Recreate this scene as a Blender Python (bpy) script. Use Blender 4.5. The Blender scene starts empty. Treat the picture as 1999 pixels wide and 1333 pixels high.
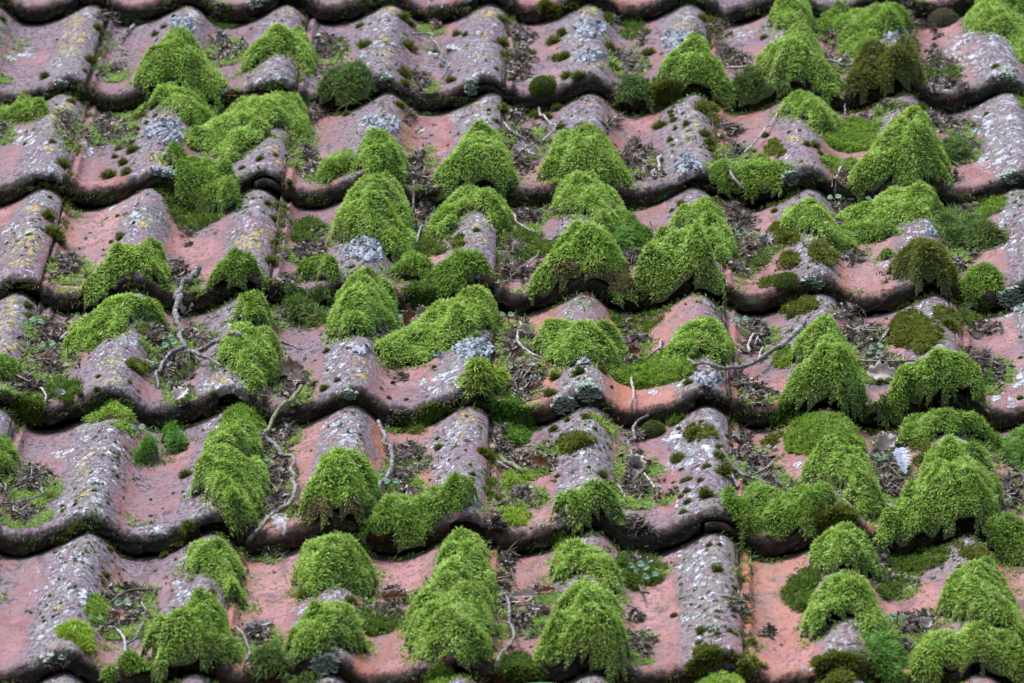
import bpy, math, random
import numpy as np
from mathutils import Matrix, Vector

sc = bpy.context.scene
COL = sc.collection
rng = np.random.default_rng(7)
random.seed(7)

# ------------------------------------------------------------------ camera
# roof frame: u to the right along the eaves, v up the slope, w out of the roof
FPX = 15420.0            # focal length in photo pixels (1999 wide)
CX, CY = 999.5, 666.5
PITCH = math.radians(40)
ev = np.array([150.5, -4729.5, FPX]); ev /= np.linalg.norm(ev)      # camera frame: x right, y down, z forward
eu = np.array([1.0, 0.0, -150.5 / FPX]); eu /= np.linalg.norm(eu)
ew = np.cross(eu, ev)
E = np.stack([eu, ev, ew])           # camera -> roof
PERP = 2.0877 * math.cos(math.atan(4729.5 / FPX))
_d = np.array([(953.5 - CX) / FPX, (8 - CY) / FPX, 1.0])
_z = -PERP / (_d @ ew)
CAM = -_z * (E @ _d)                 # camera position in the roof frame
WR = np.array([[1, 0, 0],
               [0, math.cos(PITCH), math.sin(PITCH)],
               [0, -math.sin(PITCH), math.cos(PITCH)]]).T         # roof -> world (columns u, v, w)
ROOF_ROT = Matrix(WR.tolist()).to_3x3()

def to_world(p):
    return (WR @ np.asarray(p, float)) + np.array([0, 0, 4.0])

cam_data = bpy.data.cameras.new('camera')
cam = bpy.data.objects.new('camera', cam_data); COL.objects.link(cam)
cam_data.sensor_width = 36.0
cam_data.lens = FPX / 1999.0 * 36.0
cam_data.clip_start = 0.1; cam_data.clip_end = 2000
_right = WR @ (E @ np.array([1, 0, 0.])); _up = WR @ (E @ np.array([0, -1, 0.])); _back = WR @ (E @ np.array([0, 0, -1.]))
M = Matrix([[_right[i], _up[i], _back[i]] for i in range(3)]).to_4x4()
M.translation = Vector(to_world(CAM))
cam.matrix_world = M
cam_data.dof.use_dof = True
cam_data.dof.focus_distance = 6.75
cam_data.dof.aperture_fstop = 26
sc.camera = cam

# ------------------------------------------------------------------ world and overcast sun
SUN_EL, SUN_AZ = math.radians(66), math.radians(232)      # azimuth from +Y, clockwise
world = bpy.data.worlds.new('World'); sc.world = world; world.use_nodes = True
nt = world.node_tree; nt.nodes.clear()
sky = nt.nodes.new('ShaderNodeTexSky'); sky.sky_type = 'NISHITA'; sky.sun_disc = False
sky.sun_elevation = SUN_EL; sky.sun_rotation = SUN_AZ
sky.air_density = 1.0; sky.dust_density = 3.0; sky.ozone_density = 1.0
bg = nt.nodes.new('ShaderNodeBackground'); bg.inputs['Strength'].default_value = 0.15
wo = nt.nodes.new('ShaderNodeOutputWorld')
nt.links.new(sky.outputs[0], bg.inputs[0]); nt.links.new(bg.outputs[0], wo.inputs[0])
sun_d = bpy.data.lights.new('sun', 'SUN'); sun_d.energy = 1.5; sun_d.angle = math.radians(13)
sun_d.color = (1.0, 0.985, 0.97)
sun = bpy.data.objects.new('sun', sun_d); COL.objects.link(sun)
_sd = Vector((math.sin(SUN_AZ) * math.cos(SUN_EL), math.cos(SUN_AZ) * math.cos(SUN_EL), math.sin(SUN_EL)))
sun.rotation_euler = _sd.to_track_quat('Z', 'Y').to_euler()
sun.location = (0, 0, 10)
sc.view_settings.view_transform = 'Standard'; sc.view_settings.look = 'None'
sc.view_settings.exposure = 1.18; sc.view_settings.gamma = 1.0; sc.view_settings.use_curve_mapping = False

# ------------------------------------------------------------------ roof geometry
WAVE = 0.1; TW = 0.2
FB = FPX * 2.0877 * 0.0994e-4 / math.cos(math.atan(4729.5 / FPX))
LEN = FB                          # exposed tile length
TL = 0.0168                       # front lip stands this high over the tile below
AMP = 0.0190
R_MIN, R_MAX = 0, 7               # tile courses, front edge of course r at v = -r*LEN
J_MIN, J_MAX = -6, 6
_pt = np.array([0, .06, .12, .18, .24, .30, .36, .43, .51, .60, .70, .80, .89, .95, 1.0])
_ph = np.array([0, -.055, -.22, -.47, -.73, -.91, -.99, -1.0, -.96, -.85, -.67, -.44, -.20, -.06, 0])
_fine = np.linspace(0, 1, 401)
_ff = np.interp(_fine, _pt, _ph)
_k = np.ones(17) / 17
_ff = np.convolve(np.concatenate([_ff[-41:-1], _ff, _ff[1:41]]), _k, 'same')[40:-40]
_jr = np.random.default_rng(11)
NR, NJ = R_MAX - R_MIN + 3, J_MAX - J_MIN + 3
JIT = dict(du=_jr.normal(0, .0016, (NR, NJ)), dv=_jr.normal(0, .0032, (NR, NJ)),
           lift=np.abs(_jr.normal(0, .0011, (NR, NJ))), tilt=_jr.normal(0, .006, (NR, NJ)), rot=_jr.normal(0, .007, (NR, NJ)))
SEAM = 0.0175                     # cover edge sits on the right flank of every second crest

def jit(k, r, j):
    return JIT[k][np.clip(r - R_MIN + 1, 0, NR - 1), np.clip(j - J_MIN + 1, 0, NJ - 1)]

def hashn(ix, iy, s=0):
    h = np.sin(ix * 127.1 + iy * 311.7 + s * 74.7) * 43758.5453
    return h - np.floor(h)

def vnoise(x, y, s=0):
    ix, iy = np.floor(x), np.floor(y); fx, fy = x - ix, y - iy
    fx = fx * fx * (3 - 2 * fx); fy = fy * fy * (3 - 2 * fy)
    a = hashn(ix, iy, s); b = hashn(ix + 1, iy, s); c = hashn(ix, iy + 1, s); d = hashn(ix + 1, iy + 1, s)
    return (a * (1 - fx) + b * fx) * (1 - fy) + (c * (1 - fx) + d * fx) * fy

def tile_of(u, v):
    r0 = np.ceil(-v / LEN - 1e-9).astype(int)
    j = np.floor((u - SEAM) / TW).astype(int)
    dv = jit('dv', r0 - 1, j)                       # the upper course may reach down over this point
    r = np.where(v > -(r0 - 1) * LEN + dv, r0 - 1, r0)
    dv2 = jit('dv', r0, j)
    r = np.where(v < -r0 * LEN + dv2, r0 + 1, r)
    return r, j

def tile_top(u, v, r, j):
    """height of the upper face of tile (r, j) at roof point u, v"""
    s = (v + r * LEN) / LEN                          # 0 front, 1 where the upper course covers it
    uc = u - jit('du', r, j) - jit('rot', r, j) * (v + r * LEN)
    x = uc / WAVE
    t = x - np.floor(x)
    h = AMP * (1 + .16 * s) * np.interp(t, _fine, _ff)
    loc = uc - j * TW                                # .0175 .. .2175
    bead = np.exp(-((loc - 0.0245) / 0.0022) ** 2) * 0.0026
    h = h + bead - 0.0022 * np.exp(-((loc - 0.0195) / 0.002) ** 2)
    h = h + 0.0016 * (vnoise(u * 23 + 9.1 * j, v * 14 + 3.3 * r, 1) - .5) + .0008 * (vnoise(u * 90, v * 60, 2) - .5)
    return h + TL * (1 - s) + jit('lift', r, j) * (1 - s * .6) + jit('tilt', r, j) * (loc - .1) * (1 - .5 * s)

def roof_h(u, v):
    u = np.asarray(u, float); v = np.asarray(v, float)
    r, j = tile_of(u, v)
    return tile_top(u, v, r, j)

def roof_hs(u, v, b=.010):
    """the same, eased over the steps between courses"""
    a = [roof_h(u, v + k * b) for k in (-1, -.5, 0, .5, 1)]
    m = sum(a) / 5
    return np.maximum(m, a[2] * .5 + m * .5)

def ray(px, py):
    d = np.stack([(np.asarray(px, float) - CX) / FPX, (np.asarray(py, float) - CY) / FPX, np.ones(np.shape(px))], -1)
    return d @ E.T

def px2roof(px, py, off=0.0):
    """photo pixel -> point on the roof surface raised by off (vectorised)"""
    px = np.atleast_1d(np.asarray(px, float)); py = np.atleast_1d(np.asarray(py, float))
    off = np.broadcast_to(off, px.shape)
    d = ray(px, py)
    za = (0.06 - CAM[2]) / d[:, 2]; zb = (-0.04 - CAM[2]) / d[:, 2]
    best = zb.copy(); found = np.zeros(px.shape, bool)
    N = 260
    for i in range(N):
        z = za + (zb - za) * i / (N - 1)
        P = CAM + d * z[:, None]
        hit = (P[:, 2] <= roof_h(P[:, 0], P[:, 1]) + off) & ~found
        best[hit] = z[hit]; found |= hit
    P = CAM + d * best[:, None]
    P[:, 2] = np.minimum(P[:, 2], roof_h(P[:, 0], P[:, 1]) + off)
    return P

def roof2px(P):
    q = (np.asarray(P) - CAM) @ E
    return q[..., 0] / q[..., 2] * FPX + CX, q[..., 1] / q[..., 2] * FPX + CY

def px_per_m(y):
    return 10 * .0479 * (np.asarray(y) + 4063)

GRAV = np.array([0, -math.sin(PITCH), -math.cos(PITCH)])

# ------------------------------------------------------------------ object helpers
def place(o, base):
    o.matrix_world = Matrix.LocRotScale(Vector(to_world(base)), ROOF_ROT, None)

def np_mesh(name, V, F, mats, attrs=None, smooth=False, mi=None):
    """V (n,3); F list of (m,k) arrays with k = 3 or 4"""
    me = bpy.data.meshes.new(name)
    F = [np.asarray(f, np.int32) for f in F if len(f)]
    nl = sum(f.size for f in F); nf = sum(len(f) for f in F)
    me.vertices.add(len(V)); me.vertices.foreach_set('co', np.asarray(V, np.float32).ravel())
    me.loops.add(nl); me.loops.foreach_set('vertex_index', np.concatenate([f.ravel() for f in F]))
    me.polygons.add(nf)
    tot = np.concatenate([np.full(len(f), f.shape[1], np.int32) for f in F])
    st = np.concatenate([[0], np.cumsum(tot)[:-1]]).astype(np.int32)
    me.polygons.foreach_set('loop_start', st)
    if smooth is not False:
        me.polygons.foreach_set('use_smooth', np.ones(nf, bool) if smooth is True else smooth)
    if mi is not None:
        me.polygons.foreach_set('material_index', np.asarray(mi, np.int32))
    for m in mats: me.materials.append(m)
    for k, a in (attrs or {}).items():
        at = me.attributes.new(k, 'FLOAT', 'POINT'); at.data.foreach_set('value', np.asarray(a, np.float32))
    me.update(calc_edges=True); me.validate()
    return me

def link(name, me, base, parent=None):
    o = bpy.data.objects.new(name, me); COL.objects.link(o)
    if parent is None: place(o, base)
    else: o.parent = parent
    return o

def tag(o, label=None, cat=None, group=None, kind=None):
    if label: o['label'] = label
    if cat: o['category'] = cat
    if group: o['group'] = group
    if kind: o['kind'] = kind
    return o

ORD = ['zeroth', 'first', 'second', 'third', 'fourth', 'fifth', 'sixth', 'seventh', 'eighth', 'ninth', 'tenth', 'eleventh', 'twelfth', 'thirteenth', 'fourteenth']
def course_word(r):
    return {0: 'topmost', 7: 'bottom'}.get(int(r), ORD[int(r) + 1])
def first_visible_j(r):
    v = -r * LEN + .12 if r > 0 else .01
    u = px2roof([0], [max(float(roof2px(np.array([0, v, 0]))[1]), 2)])[0][0]
    return int(math.floor((u - SEAM) / TW))
FIRSTJ = {r: first_visible_j(r) for r in range(0, 8)}
def col_word(r, j):
    return ORD[max(1, min(12, j - FIRSTJ[int(r)] + 1))]

# ------------------------------------------------------------------ shader helper
class NT:
    def __init__(s, name):
        s.m = bpy.data.materials.new(name); s.m.use_nodes = True
        s.t = s.m.node_tree; s.t.nodes.clear()
        s.out = s.t.nodes.new('ShaderNodeOutputMaterial')
    def n(s, typ, inp=None, **kw):
        nd = s.t.nodes.new(typ)
        for k, v in kw.items(): setattr(nd, k, v)
        for k, v in (inp or {}).items(): s.set(nd, k, v)
        return nd
    def set(s, nd, k, v):
        if isinstance(v, bpy.types.NodeSocket): s.t.links.new(v, nd.inputs[k])
        elif isinstance(v, bpy.types.Node): s.t.links.new(v.outputs[0], nd.inputs[k])
        else: nd.inputs[k].default_value = v
    def mix(s, a, b, f, mode='MIX'):
        nd = s.n('ShaderNodeMix', data_type='RGBA', blend_type=mode)
        for i, v in ((6, a), (7, b), (0, f)):
            if isinstance(v, tuple) and len(v) == 3: v = v + (1,)
            s.set(nd, i, v)
        return nd.outputs[2]
    def math(s, op, a, b=None, c=None, clamp=False):
        nd = s.n('ShaderNodeMath', operation=op, use_clamp=clamp)
        s.set(nd, 0, a)
        if b is not None: s.set(nd, 1, b)
        if c is not None: s.set(nd, 2, c)
        return nd.outputs[0]
    def ramp(s, x, lo, hi):
        nd = s.n('ShaderNodeMapRange', clamp=True, interpolation_type='SMOOTHSTEP'); s.set(nd, 0, x); nd.inputs[1].default_value = lo; nd.inputs[2].default_value = hi
        return nd.outputs[0]
    def noise(s, vec, scale, detail=3, rough=.55, dist=0.0):
        nd = s.n('ShaderNodeTexNoise', {'Scale': scale, 'Detail': detail, 'Roughness': rough, 'Distortion': dist}); s.set(nd, 'Vector', vec)
        return nd.outputs[0]
    def attr(s, name):
        nd = s.n('ShaderNodeAttribute', attribute_name=name); return nd.outputs['Fac']

# ================================================================== tiles
ZO = {1: (0, 0), 2: (650, 0), 3: (1299, 0), 4: (0, 433), 5: (650, 433), 6: (1299, 433), 7: (0, 866), 8: (650, 866), 9: (1299, 866)}
ZS = 700 / 1998.
def Z(k, pts):
    a = np.array(pts, float).copy(); a[:, 0] = a[:, 0] * ZS + ZO[k][0]; a[:, 1] = a[:, 1] * ZS + ZO[k][1]
    if a.shape[1] > 2: a[:, 2:] *= ZS
    return a

# places where yellow and pale lichen grow on the tiles (photo spots: x, y, rx, ry)
YEL = np.vstack([
 Z(1, [(420,110,80,50),(440,200,80,50),(380,280,80,50),(1040,30,90,40),(1100,80,50,40),(370,600,70,50),(310,640,70,40),(320,730,50,30),(290,830,70,35),(880,880,110,50),(1520,830,50,40),(1540,905,40,30),(180,1160,50,30),(520,10,60,30),(1600,50,70,50),(920,660,70,30),(800,1240,60,40),(1400,1310,80,40),(180,1300,80,40)]),
 Z(2, [(850,70,80,30),(310,290,60,40),(830,310,60,30),(270,610,50,25),(1490,365,50,30),(1450,560,50,30),(800,575,50,20),(1430,50,70,30),(290,210,40,30),(1450,660,40,30),(320,50,60,40),(800,1260,60,30),(1960,740,50,30),(840,200,40,30)]),
 Z(3, [(90,735,40,20),(120,790,50,25),(100,140,60,40),(720,780,60,30),(170,690,30,20),(620,210,30,15)]),
 Z(4, [(160,130,110,70),(110,210,100,50),(60,530,110,60),(40,440,60,40),(640,880,90,40),(1380,120,100,50),(1390,70,80,40),(1220,870,70,30),(60,690,60,40),(20,600,50,30),(1480,60,40,40),(620,780,60,40),(700,610,40,30),(500,1280,40,30),(1300,800,40,20)]),
 Z(5, [(820,100,60,35),(740,1090,60,30),(90,1260,110,60),(1440,875,50,30),(720,1215,40,20),(150,770,70,30),(160,240,40,20),(150,860,50,30)]),
 Z(7, [(470,280,60,35),(590,20,60,30),(1190,340,50,30),(1960,10,70,40),(460,130,50,60),(1040,310,40,20),(330,900,50,40),(1130,880,40,20),(1830,870,40,20)]),
 Z(8, [(740,95,30,25),(1420,720,50,20)]), Z(9, [(290,910,25,20),(215,955,20,15),(310,1000,20,15)])])
WHI = np.vstack([
 Z(1, [(110,310,110,45),(1400,460,60,40),(1540,420,60,50),(280,1080,60,60),(480,840,60,60),(140,760,120,80),(700,1180,160,60),(1080,60,80,60)]),
 Z(2, [(560,300,40,22),(665,262,45,20),(820,260,60,30),(1060,200,60,30),(1400,230,80,60),(1080,440,60,30),(260,200,60,80),(500,400,80,40),(700,640,120,40)]),
 Z(3, [(450,190,90,60),(1700,270,160,140),(1880,330,100,120),(1500,510,140,40),(1850,700,160,150),(1850,900,130,100),(520,690,50,20),(1700,180,100,50),(1930,580,80,80),(1370,1260,80,60),(1930,1250,80,100)]),
 Z(4, [(540,660,40,20),(650,700,140,90),(1380,650,60,30),(1360,480,60,100),(1900,780,100,80),(1160,900,80,50),(520,1150,120,90),(560,1230,140,80),(1180,1140,40,30),(1880,1180,100,80),(1500,60,60,60),(100,60,100,40)]),
 Z(5, [(1800,950,60,45),(1880,910,70,50),(540,1240,70,35),(660,1220,60,35),(760,1180,40,20),(1390,1290,100,50),(660,830,100,60),(130,800,120,70),(740,760,60,30),(1420,900,90,60),(1860,1200,60,30),(560,900,90,70),(1980,1090,40,50)]),
 Z(6, [(1200,240,70,35),(60,900,70,60),(120,1100,90,80),(60,1180,60,40),(90,1250,60,50),(60,1330,80,40),(1850,80,130,110),(1900,500,90,80),(1880,600,60,60),(1970,880,60,80),(1900,1000,100,60),(160,1180,60,60),(540,850,20,15),(1330,490,120,50)]),
 Z(7, [(500,130,90,90),(370,350,60,60),(1020,830,50,30),(1020,770,60,30),(200,700,90,50),(210,850,80,60),(300,800,70,60),(400,600,80,60),(440,850,70,80),(1080,280,60,40),(880,480,140,40),(360,50,100,60),(1640,920,50,30),(1740,910,60,30),(1900,800,100,60),(240,540,60,30),(1180,520,60,20),(620,130,50,80),(520,260,60,60)]),
 Z(8, [(530,20,60,30),(1080,45,70,30),(1400,60,90,50),(650,170,60,60),(530,110,60,30),(1330,230,90,60),(1970,80,60,80),(1330,740,80,40),(1930,650,70,50),(1990,960,40,60)]),
 Z(9, [(160,720,60,50),(215,845,60,25),(130,960,60,60),(280,930,60,50),(110,90,100,60),(200,40,90,40),(320,750,60,40),(280,1140,90,40),(740,120,40,30),(150,560,80,50),(1000,1080,40,20),(800,1250,60,30),(90,300,60,80),(20,130,70,60)])])

def spots(P, L, grow=1.0):
    x, y = roof2px(P)
    m = np.zeros(len(P))
    for cx, cy, rx, ry in L:
        d = ((x - cx) / (rx * grow)) ** 2 + ((y - cy) / (ry * grow)) ** 2
        m = np.maximum(m, np.exp(-d * 1.1))
    return m

def tile_material():
    k = NT('weathered_clay')
    geo = k.n('ShaderNodeTexCoord'); info = k.n('ShaderNodeObjectInfo')
    off = k.n('ShaderNodeVectorMath', operation='SCALE'); k.set(off, 0, (13.1, 7.7, 3.3)); k.set(off, 3, info.outputs['Random'])
    vec = k.n('ShaderNodeVectorMath', operation='ADD'); k.set(vec, 0, geo.outputs['Object']); k.set(vec, 1, off)
    vec = vec.outputs[0]
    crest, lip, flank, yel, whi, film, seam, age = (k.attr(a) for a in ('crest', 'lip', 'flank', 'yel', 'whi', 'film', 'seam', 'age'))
    vs = k.n('ShaderNodeVectorMath', operation='MULTIPLY'); k.set(vs, 0, vec); vs.inputs[1].default_value = (1, .55, 1); vec = vs.outputs[0]
    n1 = k.noise(vec, 16, 4, .6); n2 = k.noise(vec, 60, 4, .65); n3 = k.noise(vec, 260, 3, .6); n4 = k.noise(vec, 7, 2, .5)
    n5 = k.noise(vec, 900, 2, .6)
    clay = k.mix((.215, .088, .084), (.320, .165, .168), k.ramp(n2, .36, .62))
    clay = k.mix(clay, (.345, .200, .200), k.math('MULTIPLY', k.ramp(n4, .40, .70), .8))
    clay = k.mix(clay, (.105, .058, .060), k.math('MULTIPLY', k.ramp(n3, .50, .60), .65))
    clay = k.mix(clay, (.36, .150, .105), k.math('MULTIPLY', k.ramp(k.math('ADD', age, k.math('MULTIPLY', k.math('SUBTRACT', .5, n1), 1.2)), .15, -.15), .75))
    clay = k.mix(clay, (.36, .115, .045), k.math('MULTIPLY', flank, k.ramp(n1, .38, .60)))
    clay = k.mix(clay, (.26, .20, .10), k.math('MULTIPLY', film, k.math('MULTIPLY', k.ramp(n1, .45, .7), .6)))
    # grey purple weathering, strongest on crests
    w = k.math('ADD', k.math('MULTIPLY', crest, .60), k.math('MULTIPLY', k.math('SUBTRACT', n1, .45), 2.6))
    w = k.math('ADD', w, k.math('MULTIPLY', k.math('SUBTRACT', n2, .5), .9))
    w = k.math('ADD', w, age)
    weath = k.math('MULTIPLY', k.ramp(w, .00, .72), .88)
    grey = k.mix((.036, .028, .040), (.205, .168, .210), k.ramp(n3, .36, .62))
    col = k.mix(clay, grey, weath)
    # fine dark grime speckle
    sp = k.ramp(n3, .57, .66)
    col = k.mix(col, (.07, .055, .05), k.math('MULTIPLY', sp, k.math('MULTIPLY', k.ramp(n2, .42, .62), .75)))
    sp2 = k.ramp(n5, .58, .66)
    col = k.mix(col, (.06, .05, .045), k.math('MULTIPLY', sp2, .7))
    st = k.math('MULTIPLY', k.ramp(k.noise(vec, 34, 5, .7), .50, .62), k.ramp(n4, .40, .60))
    col = k.mix(col, (.075, .060, .055), k.math('MULTIPLY', st, .70))
    # green grey crust
    gc = k.math('MULTIPLY', k.ramp(k.noise(vec, 190, 5, .72), .50, .57), k.math('MULTIPLY', crest, k.ramp(n1, .40, .58)))
    col = k.mix(col, (.20, .215, .165), k.math('MULTIPLY', gc, .8))
    # pale lichen crusts
    def blot(scale, th, width, dist):
        dn = k.n('ShaderNodeTexNoise', {'Scale': scale * 1.7, 'Detail': 3.0}); k.set(dn, 'Vector', vec)
        dv = k.n('ShaderNodeVectorMath', operation='SCALE'); k.set(dv, 0, dn.outputs['Color']); dv.inputs[3].default_value = dist
        av = k.n('ShaderNodeVectorMath', operation='ADD'); k.set(av, 0, vec); k.set(av, 1, dv)
        vo = k.n('ShaderNodeTexVoronoi', {'Scale': scale, 'Randomness': 1.0}); k.set(vo, 'Vector', av.outputs[0])
        rnd = k.n('ShaderNodeSeparateColor'); k.set(rnd, 0, vo.outputs['Color'])
        r = k.math('MULTIPLY', k.math('POWER', rnd.outputs[0], 1.6), th)
        return k.math('SUBTRACT', r, vo.outputs['Distance']), rnd.outputs[1]
    b1, c1 = blot(170, .66, 0, .0045)
    b2, c2 = blot(75, .62, 0, .008)
    b3, c3 = blot(360, .70, 0, .002)
    dens = k.math('ADD', k.math('MULTIPLY', crest, .50), k.math('MULTIPLY', whi, .80))
    dens = k.math('ADD', dens, k.math('MULTIPLY', k.math('SUBTRACT', k.noise(vec, 34, 3, .6), .5), 1.5))
    l1 = k.math('MULTIPLY', k.ramp(b1, -.02, .06), k.ramp(dens, .42, .62))
    l3 = k.math('MULTIPLY', k.ramp(b3, -.02, .06), k.ramp(dens, .25, .55))
    l2 = k.math('MULTIPLY', k.ramp(b2, -.02, .05), k.ramp(k.math('ADD', whi, k.math('MULTIPLY', k.math('SUBTRACT', n2, .5), .8)), .42, .58))
    pale = k.mix((.24, .265, .30), (.62, .67, .76), k.ramp(n3, .35, .65))
    pale = k.mix(pale, (.22, .25, .20), k.ramp(c1, .55, .8))
    lich = k.math('MAXIMUM', k.math('MAXIMUM', l1, l2), k.math('MULTIPLY', l3, .8))
    lich = k.math('MULTIPLY', lich, k.ramp(n5, .25, .50))
    col = k.mix(col, pale, k.math('MULTIPLY', lich, .85))
    # yellow lichen
    b4, c4 = blot(230, .95, 0, .004)
    yl = k.math('MULTIPLY', k.ramp(b4, .0, .12), k.ramp(k.math('ADD', yel, k.math('MULTIPLY', k.math('SUBTRACT', k.noise(vec, 150, 5, .75), .5), 2.4)), .36, .56))
    col = k.mix(col, k.mix((.27, .20, .035), (.46, .37, .10), n3), k.math('MULTIPLY', yl, .88))
    # blackish algae on the lip face and seam grime, plus occlusion shade painted under the overlaps
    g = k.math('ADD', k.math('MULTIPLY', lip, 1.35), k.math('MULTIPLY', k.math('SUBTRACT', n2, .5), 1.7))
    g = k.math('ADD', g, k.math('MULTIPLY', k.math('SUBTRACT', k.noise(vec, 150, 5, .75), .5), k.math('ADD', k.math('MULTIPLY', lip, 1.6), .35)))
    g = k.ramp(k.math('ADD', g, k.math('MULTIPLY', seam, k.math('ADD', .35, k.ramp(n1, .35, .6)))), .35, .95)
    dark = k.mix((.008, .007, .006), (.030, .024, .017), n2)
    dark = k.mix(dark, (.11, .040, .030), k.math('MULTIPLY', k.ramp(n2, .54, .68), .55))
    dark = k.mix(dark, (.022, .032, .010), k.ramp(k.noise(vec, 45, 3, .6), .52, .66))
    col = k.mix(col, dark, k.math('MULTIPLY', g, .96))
    fl = k.math('MULTIPLY', k.ramp(k.noise(vec, 420, 3, .7), .60, .66), k.math('MULTIPLY', lip, k.ramp(n1, .40, .62)))
    col = k.mix(col, (.24, .27, .30), k.math('MULTIPLY', fl, .7))
    hgt = k.math('ADD', k.math('MULTIPLY', lich, .6), k.math('MULTIPLY', n3, .7))
    hgt = k.math('ADD', hgt, k.math('MULTIPLY', yl, .5))
    hgt = k.math('ADD', hgt, k.math('MULTIPLY', k.math('MAXIMUM', g, 0), k.math('MULTIPLY', n2, 2.5)))
    bump = k.n('ShaderNodeBump', {'Strength': 1.0, 'Distance': .0024}); k.set(bump, 'Height', hgt)
    bs = k.n('ShaderNodeBsdfPrincipled'); k.set(bs, 'Base Color', col); k.set(bs, 'Normal', bump.outputs[0])
    k.set(bs, 'Roughness', k.math('ADD', .74, k.math('MULTIPLY', n2, .2)))
    bs.inputs['Specular IOR Level'].default_value = .22
    k.t.links.new(bs.outputs[0], k.out.inputs[0])
    return k.m
M_TILE = tile_material()

def clay_plain(name, a, b):
    k = NT(name); tc = k.n('ShaderNodeTexCoord').outputs['Object']
    c = k.mix(a, b, k.noise(tc, 60, 5, .7))
    bs = k.n('ShaderNodeBsdfPrincipled', {'Roughness': .85}); k.set(bs, 'Base Color', c)
    k.t.links.new(bs.outputs[0], k.out.inputs[0]); return k.m
M_DECK = clay_plain('dark_battens', (.02, .016, .012), (.04, .03, .024))

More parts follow.
